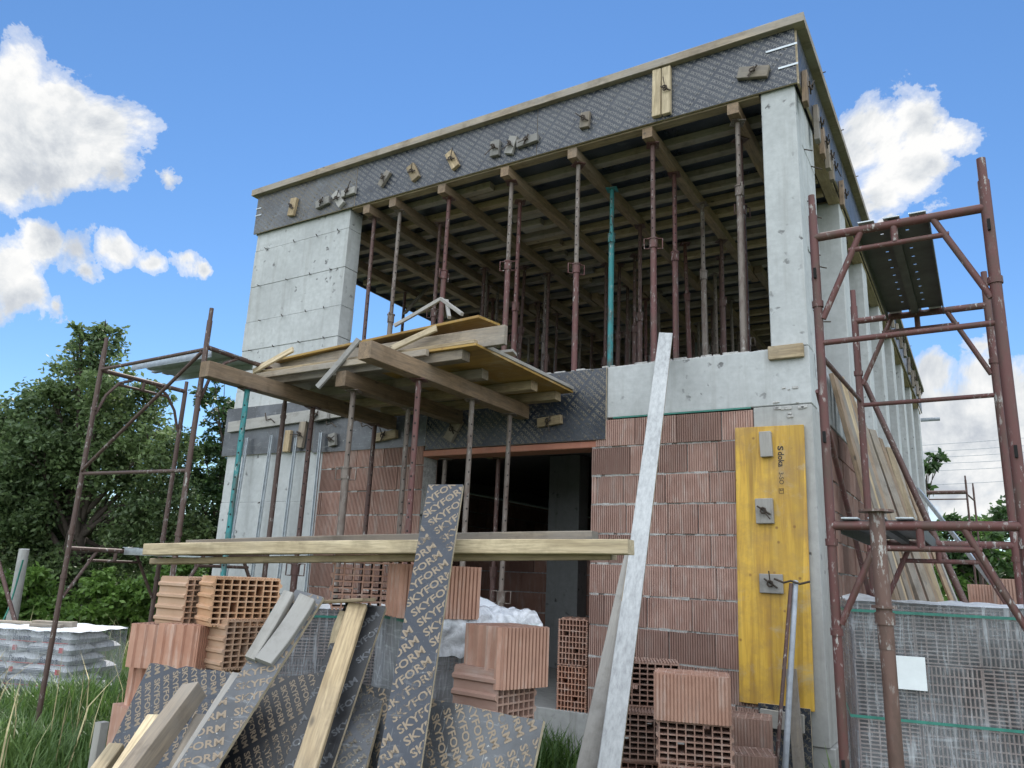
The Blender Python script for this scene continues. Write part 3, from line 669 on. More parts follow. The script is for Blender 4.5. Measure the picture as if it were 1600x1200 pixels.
def spin(deg):
    a = math.radians(deg); n_ = HZ*math.cos(a)+VT*math.sin(a); w_ = VT*math.cos(a)-HZ*math.sin(a); return n_, w_
def block(P, theta, lay, mesh, label, dims, group='hollow clay blocks lying loose around the pallets'):
    """P: lower near edge where the two seen sides meet; theta: turn of the right-hand side.
    lay 'lying' = holes facing right-hand side, 'up' = holes vertical with ribbed face right, tongues left"""
    n_, w_ = spin(theta); Lx, T, H = dims; up = V((0, 0, 1))
    if lay == 'lying':      # hole face = right side (Lx wide, T tall), tongue face left
        c = P+w_*Lx/2-n_*H/2+up*T/2; M_ = basis(c, w_, up, w_.cross(up))
    elif lay == 'lyingstand':   # hole face on the right side, the long way up
        c = P+w_*T/2-n_*H/2+up*Lx/2; M_ = basis(c, up, -w_, up.cross(-w_))
    else:
        c = P+w_*Lx/2-n_*T/2+up*H/2; M_ = basis(c, w_, -n_, w_.cross(-n_))
    o = link('clay_block', mesh, None, M_); return tag(o, label, 'clay block', group)
DB = (.375, .25, .238); DS = (.25, .25, .238)
# left heap
block(at(327, 977, D=4.15), 38, 'lying', B_TAN, 'tan hollow block on its side, upper right of the left heap under the plank ends', DB)
block(at(284, 976, D=4.28), 60, 'lying', B_TAN, 'tan hollow block seen end on, upper left of the left heap', DB)
block(at(346, 1046, D=4.1), 50, 'lying', B_TAN, 'tan hollow block on its side below the topmost holed block of the left heap', DB)
block(at(301, 1050, D=4.12), 75, 'up', B_SQ, 'reddish block standing upright beside the lower holed block of the left heap', DS)
block(at(255, 1047, D=4.28), 75, 'up', B_SQ, 'reddish block standing upright at the left end of the left heap', DS)
block(at(300, 1118, D=4.10), 70, 'up', B_SQ, 'reddish block at the foot of the left heap behind the broken lettered board', DS)
block(at(247, 1112, D=4.30), 70, 'up', B_SQ, 'reddish block at the left foot of the left heap above the grass', DS)
block(at(352, 1118, D=4.25), 50, 'lying', B_TAN, 'tan block at the foot of the left heap under the lower holed block', DB)
# under the planks
block(at(516, 950, D=3.62), 12, 'lying', B_BIG, 'hollow block lying with its holes to the viewer under the long planks', DB)
block(at(626, 966, D=3.42), 24, 'up', B_BIG, 'ribbed block standing under the planks right behind the long lettered board', DB)
# middle
block(at(783, 1079, D=3.02), 40, 'up', B_RIB, 'pale ribbed block standing on another at the front of the wrapped pallet', DS)
block(at(774, 1156, D=2.99), 51, 'lying', B_SQ, 'block on its side with holes to the right beneath the pale ribbed block', DS)
# doorway
block(at(872, 1038, Y=.03)+V((0, 0, 0)), -24, 'lyingstand', B_BIG, 'upper of the two holed blocks standing in the doorway', DB)
block(at(870, 1113, Y=.03), -24, 'lyingstand', B_BIG, 'lower of the two holed blocks standing in the doorway', DB)
# right stack
block(at(1025, 1125, D=4.05), -14, 'up', B_BIG, 'pale ribbed block topmost of the stack at the brick wall foot', DB)
block(at(1029, 1196, D=4.02), -12, 'lying', B_BIG, 'holed block under the pale ribbed one at the brick wall foot', DB)
block(at(1032, 1268, D=4.0), -12, 'lying', B_BIG, 'lowest holed block of the stack at the brick wall foot, cut off by the frame', DB)
block(at(962, 1102, D=4.55), -8, 'lying', B_BIG, 'block with a grooved side behind the white timber, left of the pale ribbed block', DB)
block(at(945, 1185, D=4.35), -8, 'lying', B_BIG, 'holed block half hidden by the white timber, left of the right stack', DB)
block(at(942, 1262, D=4.35), -8, 'lying', B_BIG, 'lowest holed block behind the foot of the white timber', DB)
block(at(1142, 1250, D=4.3), -10, 'up', B_SQ, 'reddish ribbed block low on the ground right of the right stack', DS)
block(at(1105, 1180, D=4.75), -20, 'up', B_BIG, 'upright ribbed block between the right stack and the dark board', DB)
# beyond the right pallet
block(at(1520, 965, D=5.6), -30, 'up', B_BIG, 'ribbed block on the ground heap behind the big wrapped pallet', DB)
block(at(1560, 960, D=5.2), -30, 'up', B_SQ, 'ribbed block nearest the right edge behind the big wrapped pallet', DS)

# wrapped pallets of blocks
def wrapped_pallet(P, theta, wid, dep, top, label, rows_from, sheet=False, strap=True, group=None, cols=None, wrapm=None, left=True):
    """P is the lower near-left corner on the ground"""
    n_, w_ = spin(theta); up = V((0, 0, 1)); root = empty('wrapped_block_pallet', P, label, 'pallet of blocks', group)
    pal = MB()
    for i in range(3): pal.box(.02, wid-.02, dep*(.02+.44*i), dep*(.02+.44*i)+.09, .02, .11)
    for i in range(7): a = (wid-.1)*i/6; pal.box(a, a+.1, 0, dep, .112, .134)
    M_ = basis(P, w_, -n_, w_.cross(-n_)); pal.build('wooden_pallet', W_OLD['X'], root, M_)
    nc = cols or max(1, round(wid/.252)); st = wid/nc; z = top-int((top-.14)/.25)*.25; r_ = 0; pz = z-.14; z0_ = z
    if pz > .06: MB().box(.03, wid-.03, .03, dep-.03, .136, z-.002).build('base_layer', W_OLD['X'], root, M_)
    while z+.24 <= top+.001:
        if z+.25 > rows_from:
            for c in range(nc):
                turn = R.random() < .35; px0 = M_ @ V((st*(c+.5)+R.uniform(-.003, .003), .058+R.uniform(0, .016), z+.122))
                o = link('packed_block', B_PACK, root, basis(px0, up, -w_, up.cross(-w_)) if turn else basis(px0, w_, up, w_.cross(up)))
                o.scale = (.97, st*.985/.245, 1) if turn else (st*.985/.25, 1, 1)
            if left:
                for c in range(max(1, round(dep/.252))):
                    o = link('packed_block', B_PACK, root, basis(M_ @ V((.058, .122+.118+c*.25, z+.122)), n_, up, n_.cross(up)))
        z += .25
    ztop = z-.002
    MB().box(.115, wid-.01, .12, dep, .15, ztop-.004).build('block_core', CLAY, root, M_)
    # wrinkled film round the load
    fv = MB(); nu, nv = 46, 26; loop = []; per = [(0, 0), (wid, 0), (wid, dep), (0, dep)]
    seg = [wid, dep, wid, dep]; tot = sum(seg)
    for i in range(nu*2):
        s_ = tot*i/(nu*2); q = 0
        while s_ > seg[q]: s_ -= seg[q]; q += 1
        a, b_ = per[q], per[(q+1) % 4]; t = s_/seg[q]; nx_ = (b_[1]-a[1])/seg[q]; ny_ = -(b_[0]-a[0])/seg[q]
        loop.append((a[0]+(b_[0]-a[0])*t, a[1]+(b_[1]-a[1])*t, nx_, ny_))
    vs = []; m2 = len(loop)
    for j in range(nv+1):
        for i, (x, y, nx_, ny_) in enumerate(loop):
            zz = .1+(ztop-.1+.008)*j/nv; o_ = .012+(.05 if sheet == 'mid' else .016)*max(0, noise.noise(V((x*9+y*9+P[0]*5, zz*2.2, 1.7))))+.006*noise.noise(V((x*30+y*30, zz*9, 0)))
            vs.append((x+nx_*o_, y+ny_*o_, zz))
    fs = [[j*m2+i, j*m2+(i+1) % m2, (j+1)*m2+(i+1) % m2, (j+1)*m2+i] for j in range(nv) for i in range(m2)]
    fv.add(vs, fs, 0, True)
    fv.build('wrap_film', wrapm or WRAP, root, M_)
    tp = MB(); vs = []; nn = 22
    for i in range(nn+1):
        for j in range(nn+1):
            x, y = wid*i/nn, dep*j/nn
            hump = .05*max(0, noise.noise(V((x*5, y*5, 4))))*min(1, max(0, y-.06)/.3) if sheet == 'right' else (.10*max(0, 1-((x-wid*.5)**2+(y-.35)**2)/.10) if sheet == 'mid' else 0)
            vs.append((x-.01, y-.015, ztop+.006+hump+.010*abs(noise.noise(V((x*14, y*14, P[1]))))+.004*noise.noise(V((x*60, y*60, 0)))))
    tp.add(vs, [[i*(nn+1)+j, (i+1)*(nn+1)+j, (i+1)*(nn+1)+j+1, i*(nn+1)+j+1] for i in range(nn) for j in range(nn)], 0, True)
    tp.build('top_sheet', WHITEFILM if sheet == 'mid' else MORT_SHEET, root, M_)
    if strap:
        for z0 in (ztop-.035, ztop-.49):
            mb = MB(); q = .032
            for (x0, x1, y0, y1) in ((-q, wid+q, -q-.001, -q+.001), (-q-.001, -q+.001, -q+.001, dep)): mb.box(x0, x1, y0, y1, z0-.006, z0+.006)
            mb.build('strap', STRAP, root, M_)
    return root, M_, ztop
mt, nt, b, _ = new_mat('dusty_top_sheet'); k = N(nt); v = k.coord(); f = k.noise(v, 9, 6, .7)
k.l(k.ramp(f, [(.3, (.38, .38, .38)), (.7, (.72, .73, .74))]), b.inputs['Base Color']); b.inputs['Roughness'].default_value = .45; MORT_SHEET = mt
P_ = at(1330, 950, D=3.55); P_.z = 0
rp, rM, rz = wrapped_pallet(P_, -21, 1.02, 1.0, 1.6, 'big wrapped pallet of grey brown blocks with green straps and a white paper', .55, 'right')
hp = MB(); vs = []
for i in range(17):
    for j in range(13):
        x, y = .74+.27*i/16, -.02+.3*j/12; r2 = ((x-.88)/.14)**2+((y-.12)/.15)**2
        vs.append((x, y, rz+.015+.10*max(0, 1-r2)**.7+.01*noise.noise(V((x*25, y*25, 1)))))
hp.add(vs, [[i*13+j, (i+1)*13+j, (i+1)*13+j+1, i*13+j+1] for i in range(16) for j in range(12)], 0, True); hp.build('white_sheet', WHITEFILM, rp, rM)
MB().box(.17, .285, -.036, -.0345, rz-.36, rz-.22).build('label_sheet', PAPER, rp, rM)
P_ = at(655, 985, D=3.5); zt_ = at(672, 962, D=3.47).z; P_.z = 0
mp_, mM, mz = wrapped_pallet(P_, 27, .58, .60, zt_, 'wrapped pallet with a crumpled white sheet on top behind the ribbed block', .55, 'mid', True, wrapm=WRAP_MILKY)
cr = MB(); vs = []          # loose plastic bunched over its front upper edge
for i in range(61):
    for j in range(21):
        u, v_ = i/60, j/20; x = -.02+.62*u; fall = min(1, v_*1.6)
        y = .16-.235*fall+.02*noise.noise(V((x*11, v_*3, 7))); z = mz+.035-max(0, v_-.42)*.36+.05*max(0, noise.noise(V((x*4.2, v_*2, 3))))*(1-v_)+.016*noise.noise(V((x*26, v_*8, 1)))
        y -= .03*abs(noise.noise(V((x*9+v_*4, v_*7, 11))))*(v_ > .3)
        vs.append((x, y, z+.02*math.sin(x*9)*(1-v_)))
cr.add(vs, [[i*21+j, (i+1)*21+j, (i+1)*21+j+1, i*21+j+1] for i in range(60) for j in range(20)], 0, True); cr.build('crumpled_film', WHITEFILM2, mp_, mM)
P_ = at(432, 955, D=4.2); zt_ = at(432, 950, D=4.2).z; P_.z = 0
wrapped_pallet(P_, 16, .70, .8, zt_, 'wrapped pallet of blocks between the left heap and the leaning dark boards', .55, False)

# cement bags
P_ = at(94, 1106, Z=.06); cp = empty('cement_bag_pallet', P_, 'film wrapped pallet of cement bags standing in the tall grass', 'pallet of cement')
n0, w0 = spin(78); M_ = basis(P_-n0*1.2, n0, w0, V((0, 0, 1))); w_ = n0; n_ = -w0; up = V((0, 0, 1))
pal = MB()
for i in range(3): pal.box(0, 1.2, .02+.36*i, .11+.36*i, -.04, .05)
for i in range(7): pal.box(.18*i, .18*i+.11, 0, .85, .052, .07)
pal.build('wooden_pallet', W_OLD['X'], cp, M_)
def bag_mesh(l_, w__, h_):
    mb = MB(); nu, nv = 14, 10; vs = []
    for i in range(nu+1):
        for j in range(nv+1):
            x = -1+2*i/nu; y = -1+2*j/nv
            e = (1-abs(x)**6)*(1-abs(y)**5); vs.append((x*l_/2, y*w__/2*(1-.04*abs(x)**3), h_/2*e**.5+.004*noise.noise(V((x*3, y*3, h_)))))
    o = len(vs); vs += [(a, b_, -c) for a, b_, c in vs]
    fs = [[i*(nv+1)+j, (i+1)*(nv+1)+j, (i+1)*(nv+1)+j+1, i*(nv+1)+j+1] for i in range(nu) for j in range(nv)]
    mb.add(vs, fs+[[o+a for a in f[::-1]] for f in fs], 0, True); return mb.mesh('cement_bag', BAG)
BG = bag_mesh(.60, .40, .125); BGS = bag_mesh(.40, .60, .125)
for r_ in range(6):
    odd = r_ % 2
    for i in range(2 if not odd else 3):
        for j in range(2 if not odd else 1):
            cx = (.30+.6*i) if not odd else (.2+.4*i); cy = (.2+.42*j) if not odd else .3
            o = link('cement_bag', BG if not odd else BGS, cp, basis(M_ @ V((cx+R.uniform(-.012, .012), cy+R.uniform(-.01, .01), .13+.113*r_)), w_, -n_, up))
            fz = .13+.113*r_
            # print on the two sides the photograph shows
            if j == 0:
                if odd: 
                    put_text('Baumit', M_ @ V((cx-.15, -.016, fz-.03)), w_, up, .062, NAVY, 'printed_lettering', o, .04, 1.0)
                    MB().box(-.17, .17, -.0015, .0015, -.045, -.037).build('printed_stripe', REDP, o, basis(M_ @ V((cx, -.014, fz)), w_, -n_, up))
                else:
                    q = MB()
                    for z_ in (-.03, -.014, .002, .018): q.box(-.24, .12, -.0015, .0015, z_, z_+.006)
                    q.build('printed_stripe', NAVY, o, basis(M_ @ V((cx, -.016, fz)), w_, -n_, up))
                    MB().box(.17, .225, -.0015, .0015, -.03, .025).build('printed_mark', REDP, o, basis(M_ @ V((cx, -.017, fz)), w_, -n_, up))
            if i == 0:
                for jj in (range(1) if odd else range(1)):
                    put_text('Baumit', M_ @ V((-.022, cy+.1 if not odd else .45, fz-.02)), -n_*-1, up, .035, GREYP, 'printed_lettering', o, .02, .9) if False else None
for r_ in (1, 3, 5):      # right hand side lettering
    for y0 in (.08, .42):
        put_text('Baumit', M_ @ V((1.222, y0, .10+.113*r_)), w0, up, .04, GREYP, 'printed_lettering', cp, .02, .95)
fv = MB(); vs = []; loop = []
for i in range(40): loop.append((-.03+1.26*i/40, -.035, 0, -1))
for i in range(28): loop.append((1.23, -.035+.89*i/28, 1, 0))
for i in range(40): loop.append((1.23-1.26*i/40, .855, 0, 1))
for i in range(28): loop.append((-.03, .855-.89*i/28, -1, 0))
for j in range(17):
    for (x, y, a, b_) in loop:
        zz = .06+.73*j/16; o_ = .018*noise.noise(V((x*6+y*6, zz*3, 2.2))); vs.append((x+a*o_, y+b_*o_, zz))
q = len(loop); fv.add(vs, [[j*q+i, j*q+(i+1) % q, (j+1)*q+(i+1) % q, (j+1)*q+i] for j in range(16) for i in range(q)], 0, True)
fv.build('wrap_film', WRAP, cp, M_)
tp = MB(); vs = []
for i in range(25):
    for j in range(19):
        x, y = -.03+1.26*i/24, -.035+.89*j/18; e = min(i, 24-i, j, 18-j)
        vs.append((x, y, .775+(.02 if e else 0)+.018*noise.noise(V((x*7, y*7, 5)))))
tp.add(vs, [[i*19+j, (i+1)*19+j, (i+1)*19+j+1, i*19+j+1] for i in range(24) for j in range(18)], 0, True); tp.build('top_sheet', WHITEFILM, cp, M_)
zt_ = P_.z+.83
for (a, c_, w__, h_, lb) in (((-.2, .3), (.45, .38), .10, .025, 'thin pale plank lying on the cement bags'), ((.5, .2), (.95, .3), .12, .06, 'thick brown timber offcut lying on the cement bags'), ((.55, .10), (.9, .16), .07, .03, 'short split board in front of the offcut on the cement bags')):
    p = M_ @ V((a[0], a[1], .83)); q_ = M_ @ V((c_[0], c_[1], .83)); p.z = q_.z = P_.z+.80+h_/2
    timber('wood_offcut', p, q_, w__, h_, W_OLD['X'], lb, 'offcut', 'scrap boards on the cement bags')

def support_pallet(P, theta, wid, dep, top, label):
    n_, w_ = spin(theta); root = empty('block_pallet', P, label, 'pallet of blocks'); M_ = basis(P, w_, -n_, w_.cross(-n_)); up = V((0, 0, 1))
    pal = MB()
    for i in range(3): pal.box(.0, wid, dep*.44*i, dep*.44*i+.09, .02, .11)
    for i in range(6): a = (wid-.1)*i/5; pal.box(a, a+.1, 0, dep, .112, .134)
    pal.build('wooden_pallet', W_OLD['X'], root, M_)
    z = .136; rows = max(1, round((top-z)/.25)); hz = (top-z)/rows
    for r_ in range(rows):
        nc = max(1, round(wid/.4)); st = wid/nc
        for c in range(nc):
            o = link('stacked_block', B_BIG, root, basis(M_ @ V((st*(c+.5), .12, z+hz*(r_+.5))), w_, up, w_.cross(up))); o.scale = (st*.98/.375, hz*.985/.25, 1)
    MB().box(.01, wid-.01, .245, dep, .14, top-.01).build('block_core', CLAY, root, M_)
    return root
P_ = at(240, 1118, D=4.0); ztop = .845; P_.z = 0; support_pallet(P_, 45, .62, .62, at(327, 1118, D=4.1).z-.008, 'low pallet of blocks carrying the left heap')
P_ = at(775, 1156, D=3.0); ztop = P_.z; P_.z = 0; support_pallet(P_, 51, .26, .3, ztop-.004, 'pallet hidden behind the lettered board under the middle blocks')
P_ = at(938, 1262, D=4.1); ztop = at(1032, 1268, D=4.0).z; P_.z = 0; support_pallet(P_, -10, .78, .42, ztop-.004, 'low pallet of blocks under the right stack')
P_ = at(1500, 965, D=5.5); ztop = at(1520, 965, D=5.6).z; P_.z = 0; support_pallet(P_, -30, .8, .5, ztop-.01, 'pallet of blocks behind the big wrapped pallet by the leaning planks')

# ------------------------------------------------------------------ steel props
PRED, PDK, PGB, PTEAL = (.112, .043, .039, 1), (.085, .042, .036, 1), (.17, .14, .12, 1), (.035, .22, .23, 1)
def prop(top, zb, col, label, group, cz=.55, ro=.029, ri=.0225, detail=True, tilt=(0, 0), yaw=None, colt=None):
    """tubular steel prop: outer tube below the collar, inner tube with pin holes above it"""
    T = V(top); B = V((T.x+tilt[0], T.y+tilt[1], zb)); ax = (T-B).normalized(); Ln = (T-B).length
    root = empty('steel_prop', B, label, 'prop', group); ya = R.uniform(0, 3) if yaw is None else yaw
    ex = V((math.cos(ya), math.sin(ya), 0)); ex = (ex-ax*ex.dot(ax)).normalized(); ey = ax.cross(ex)
    C = B+ax*Ln*cz; objs = []
    o1 = MB().tube(B+ax*.008, C, ro, 14).build('outer_tube', PAINT, root)
    mb = MB().tube(C-ax*.05, T-ax*.008, ri, 12)
    if detail:
        s_ = .10; q = C+ax*.14
        vd = (CAM-C); vd = (vd-ax*vd.dot(ax)).normalized(); vd = (vd*math.cos(.3)+ax.cross(vd)*math.sin(R.choice((-.3, .3))))
        while (q-T).length > .12 and (q-C).dot(ax) < Ln*(1-cz)-.1:
            mb.tube(q-vd*(ri+.0006), q+vd*(ri+.0006), .0075, 8, 1); q = q+ax*s_
    o2 = mb.build('inner_tube', [PAINT, HOLE], root)
    o3 = MB().tube(C-ax*.055, C+ax*.03, ro+.009, 14).tube(C+ax*.03, C+ax*.042, ro+.016, 14).build('collar', PAINT, root)
    if detail:
        for s_ in (1, -1):
            a = C-ax*.06+ex*s_*(ro+.006); b_ = C-ax*.06+ex*s_*(ro+.055); c = C+ax*.04+ex*s_*(ro+.055); d = C+ax*.04+ex*s_*(ro+.008)
            o4 = MB().path([a, b_, c, d], .006, 6).build('handle', PAINT, o3); o4.color = col
    pl = MB(); q = .06
    for (c, nm) in ((B, 'base_plate'), (T-ax*.008, 'top_plate')):
        o = MB().box(-q, q, -q, q, 0, .008, bev=.001).build(nm, PAINT, root, basis(c, ex, ey, ax)); o.color = col
    for o in (o1, o3): o.color = col
    o2.color = colt or col
    return root
ZB, ZP = 3.46, 5.726
front = [(575, 322, PDK, 'first on the left'), (615, 312, PGB, 'second from the left'), (692, 293, PRED, 'third from the left'), (790, 267, PRED, 'fourth from left, scraped white'),
         (895, 240, PRED, 'fifth from left'), (1012, 205, PRED, 'sixth from left, above the white timber'), (1146, 172, PGB, 'last on the right beside the corner column')]
PX_ = []
for i, (px, py, c, w_) in enumerate(front):
    x = at(px, py, Y=0).x; PX_.append(x)
    prop((x, .13, ZP), ZB, c, 'front row prop in the upper opening, '+w_, 'props standing in the upper storey', cz=(.28, .42, .60, .58, .50, .55, .70)[i], colt=PGB if i in (4, 3, 1) else (PDK if i in (5,) else None), tilt=(R.uniform(-.02, .02), R.uniform(-.02, .02)))
second = [(808, 420, .55, PRED, .45, 'reddish prop standing just behind the fourth front prop of the upper opening'), (955, 420, .75, PTEAL, .75, 'turquoise prop in the upper opening'), (1000, 420, 1.7, PDK, .5, 'dark prop set back left of the prop behind the white timber'),
          (1055, 420, .75, PRED, .60, 'red prop with a limed collar between the white timber and the corner'), (1099, 420, 1.5, PGB, .63, 'grey stained prop with a looped collar, second from the corner column'), (1163, 420, .42, PDK, .68, 'thick brown prop close behind the last front prop by the corner column'),
          (683, 420, .6, PDK, .5, 'thin dark prop right behind the third front prop of the upper opening'), (853, 440, 2.6, PGB, .6, 'pale topped prop set back between fourth and fifth front props'), (757, 420, 2.0, PDK, .4, 'dark prop set back left of the fourth front prop'), (1126, 420, 3.0, PDK, .5, 'dark prop set well back near the corner column')]
for (px, py, y, c, cz, lb) in second: 
    p = at(px, py, Y=y); prop((p.x, y, ZP), ZB, c, lb, 'props standing in the upper storey', cz=cz)
xa = [-6.1, -5.45]+PX_
for i, x in enumerate(xa):
    for y in (2.3, 3.3, 4.2, 5.1, 6.0, 7.0, 8.0, 9.2, 10.6, 12.0):
        if R.random() < .1: continue
        prop((x+R.choice((0, 0, .4))+R.uniform(-.06, .06), y+R.uniform(-.3, .3), ZP), ZB, R.choice((PDK, PDK, PRED, PGB) if y < 5 else (PDK, PGB)), 'rusty prop standing deep in the shade of the upper storey', 'props deep in the upper storey', cz=R.uniform(.4, .65), detail=y < 5)
for i in range(34):
    x, y = R.uniform(-5.6, -.5), R.uniform(1.8, 9.5)
    prop((x, y, 5.832), ZB, R.choice((PDK, PGB, PRED, PDK)), 'rusty prop standing deep in the shade of the upper storey', 'props deep in the upper storey', cz=R.uniform(.35, .7), detail=y < 4, tilt=(R.uniform(-.06, .06), R.uniform(-.06, .06)))
# main beams along the depth and joists across
for i, x in enumerate(xa):
    a = -.03 if i > 1 else .3; n_ = 0
    lb_b = 'main timber beam whose sawn end shows under the roof edge above the '+['', '', 'first', 'second', 'third', 'fourth', 'fifth', 'sixth', 'last'][i]+' front prop'
    for (y0, y1) in ((a, 4.0), (3.7, 8.0), (7.7, 13.9)):
        xx = x+(.0, .115, 0)[n_]; z_ = 5.7795
        timber('timber_beam', (xx, y0+R.uniform(0, .02), z_), (xx+R.uniform(-.03, .03), y1, z_), .10, .104, W_DARK['X'], lb_b if (n_ == 0 and i > 1) else 'main timber beam deep under the roof slab', 'beam', 'main beams under the roof formwork', bow=.003, seg=8); n_ += 1
y = .33; i = 0
while y < 13.9:
    timber('joist', (-6.68+R.uniform(-.05, .05), y, 5.8725), (-3.3+R.uniform(-.4, .4), y+R.uniform(-.03, .03), 5.8725), .095, .076, R.choice((W_NEW, W_OLD, W_OLD))['X'], 'timber joist lying across the main beams under the roof formwork', 'joist', 'joists under the roof formwork', bow=.002)
    timber('joist', (-3.7+R.uniform(-.3, .3), y+.1, 5.8725), (-.30 if y < .8 else -.12, y+.1+R.uniform(-.03, .03), 5.8725), .095, .076, R.choice((W_NEW, W_OLD, W_OLD))['X'], 'timber joist lying across the main beams under the roof formwork', 'joist', 'joists under the roof formwork', bow=.002)
    y += R.uniform(.31, .40)
# odd boards standing inside
timber('brace_board', at(632, 490, Y=2.2), at(672, 445, Y=2.6), .10, .03, W_OLD['X'], 'short timber brace slanting under the roof above the yellow canopy board', 'brace')

# ------------------------------------------------------------------ canopy formwork over the door
XA, XM, XB = -4.14, -3.3, -2.55; zb, zt = 3.078, 3.205
def canopy_beam(x, y0, y1, lb, wd=.11): timber('timber_beam', (x, y0, (zb+zt)/2), (x, y1, (zb+zt)/2), wd, zt-zb, W_DARK['X'], lb, 'beam', 'beams carrying the canopy formwork', seg=8)
canopy_beam(XA, -2.38, -.06, 'left carrying beam of the canopy, its end jutting out past the scaffold'); canopy_beam(XM, -1.72, -.06, 'middle carrying beam of the canopy with its end just under the deck edge'); canopy_beam(XB, -2.27, -.06, 'right carrying beam of the canopy with a chamfered jutting end', .12)
for (px, py, l_, lb) in ((728, 556, -4.45, 'front cross timber under the canopy deck'), (758, 585, -4.3, 'second cross timber from the front under the canopy deck'), (835, 603, -4.5, 'third cross timber under the canopy deck with a grey end'), (872, 619, -4.2, 'rear cross timber under the canopy deck next to the wall')):
    p = at(px, py, Z=zt+.04); 
    timber('cross_timber', (l_, p.y, zt+.0405), (p.x, p.y, zt+.0405), .10, .079, R.choice((W_NEW['X'], W_OLD['X'])), lb, 'timber', 'cross timbers of the canopy formwork')
yc0, yc1 = -1.655, -.06; x0, x1 = -4.42, -2.03
def ply(name, label, cat, cx, sz, M=None, mat=YELX, group=None):
    o = MB().box(-sz[0]/2, sz[0]/2, -sz[1]/2, sz[1]/2, -sz[2]/2, sz[2]/2, bev=.002).build(name, [mat], None, Matrix.Translation(V(cx)) @ (M or Matrix())); return tag(o, label, cat, group)
ply('deck_board', 'brown ply deck board over the left half of the canopy', 'board', ((x0-3.25)/2, (yc0+yc1)/2, zt+.0915), (3.25+x0 if False else abs(x0+3.25)-.004, yc1-yc0, .02), None, W_OLD['X'], 'deck boards of the canopy')
ply('deck_board', 'yellowish ply deck board at the right corner of the canopy', 'board', ((-3.25+x1)/2, (yc0+yc1)/2, zt+.0915), (abs(x1+3.25)-.004, yc1-yc0, .02), None, YELX, 'deck boards of the canopy')
zd = zt+.102
timber('edge_plank', (-4.5, -1.52, zd+.078), (-1.86, -1.52, zd+.078), .045, .15, W_OLD['X'], 'grey brown plank on edge along the front of the canopy deck', 'plank', seg=8)
timber('edge_strip', (-4.45, -1.63, zd+.016), (-2.05, -1.63, zd+.016), .05, .03, W_NEW['X'], 'narrow pale strip along the front edge of the canopy deck', 'plank')
timber('side_strip', (-2.07, -1.5, zd+.012), (-2.06, -.08, zd+.016), .09, .03, W_GREY['X'], 'pale grey strip along the right edge of the canopy deck', 'plank')
for (q0, q1, wd, th, mt_, lb) in (((402, 588, -1.70, 3.265), (668, 549, -1.69, 3.27), .035, .05, W_OLD['X'], 'brown batten under the front edge of the canopy deck'), ((575, 545, -1.3, zd+.02), (806, 522, -.95, zd+.13), .13, .025, W_GREY['X'], 'loose grey board whose end sticks out at the right of the canopy'),
        ((430, 566, -1.35, zd+.17), (705, 512, -1.2, zd+.19), .10, .03, W_OLD['X'], 'loose brown board lying behind the canopy edge plank'), ((470, 562, -1.0, zd+.2), (770, 500, -1.05, zd+.21), .14, .02, W_DARK['X'], 'dark loose board heaped on the canopy under the yellow ply')):
    p = at(q0[0], q0[1], Y=q0[2]); q = at(q1[0], q1[1], Y=q1[2]); p.z, q.z = q0[3], q1[3]
    timber('loose_board', p, q, wd, th, mt_, lb, 'board', 'loose boards on the canopy')
a, b_ = at(420, 562, Y=-1.66), at(743, 489, Y=-1.5); d_ = (b_-a).normalized()
timber('yellow_ply_board', a+V((0, .2, .015)), b_+V((.0, .2, .0)), .36, .021, YELX, 'yellow edged ply board lying tilted on top of the canopy edge plank', 'board', up=(0, -.12, 1), seg=4)
for (q0, q1, lb) in (((458, 546), (396, 581), 'left pale slat leaning on the front of the canopy deck'), ((561, 530), (496, 605), 'long whitish slat hanging down in front of the canopy'), ((682, 513), (606, 548), 'pale slat bracing the canopy edge plank on its right')):
    timber('slat', at(*q0, Y=-1.60 if q0[0] != 561 else -1.68), at(*q1, Y=-1.70 if q0[0] != 561 else -1.80), .06, .022, W_GREY['X'] if q0[0] == 561 else W_PALE['X'], lb, 'slat', 'slats nailed to the canopy edge', up=(0, -1, .3))
for (q0, q1, lb) in (((689, 467), (616, 509), 'thin stick slanting down to the left over the yellow canopy board'), ((689, 467), (722, 491), 'thin stick slanting down to the right over the yellow canopy board'), ((698, 470), (702, 496), 'short upright stick between the two slanting ones on the canopy')):
    timber('stick', at(*q0, Y=-1.0), at(*q1, Y=-1.15), .03, .03, W_GREY['X'], lb, 'stick', 'sticks above the canopy')
for (px, py, X, c, cz, zbm, lb, ct) in ((387, 606, XA, PDK, .42, .0, 'turquoise topped prop at the left end of the canopy', PTEAL), (489, 637, XA, PDK, .53, .0, 'dark brown prop with a looped collar, third from the left under the canopy', None),
        (586, 662, XA, PDK, .3, .0, 'dark prop with pin holes at the wall end of the left canopy beam', None), (553, 606, XM, PGB, .78, .0, 'lime stained prop under the middle beam of the canopy', None), (638, 641, XM, PGB, .55, .0, 'stained prop behind the red pin holed prop under the canopy', None),
        (655, 588, XB, PRED, .42, .0, 'red prop with a long row of pin holes in front under the right canopy beam', None), (738, 622, XB, PGB, .3, .0, 'smooth greyish prop right of the red pin holed prop', None), (797, 642, XB, PGB, .48, .0, 'prop nearest the door middle under the wall end of the right beam', None)):
    p = at(px, py, X=X); prop((X, p.y, zb-.001), zbm, c, lb, 'props under the canopy', cz=cz, colt=ct, tilt=(R.uniform(-.02, .02), 0), yaw=.4)
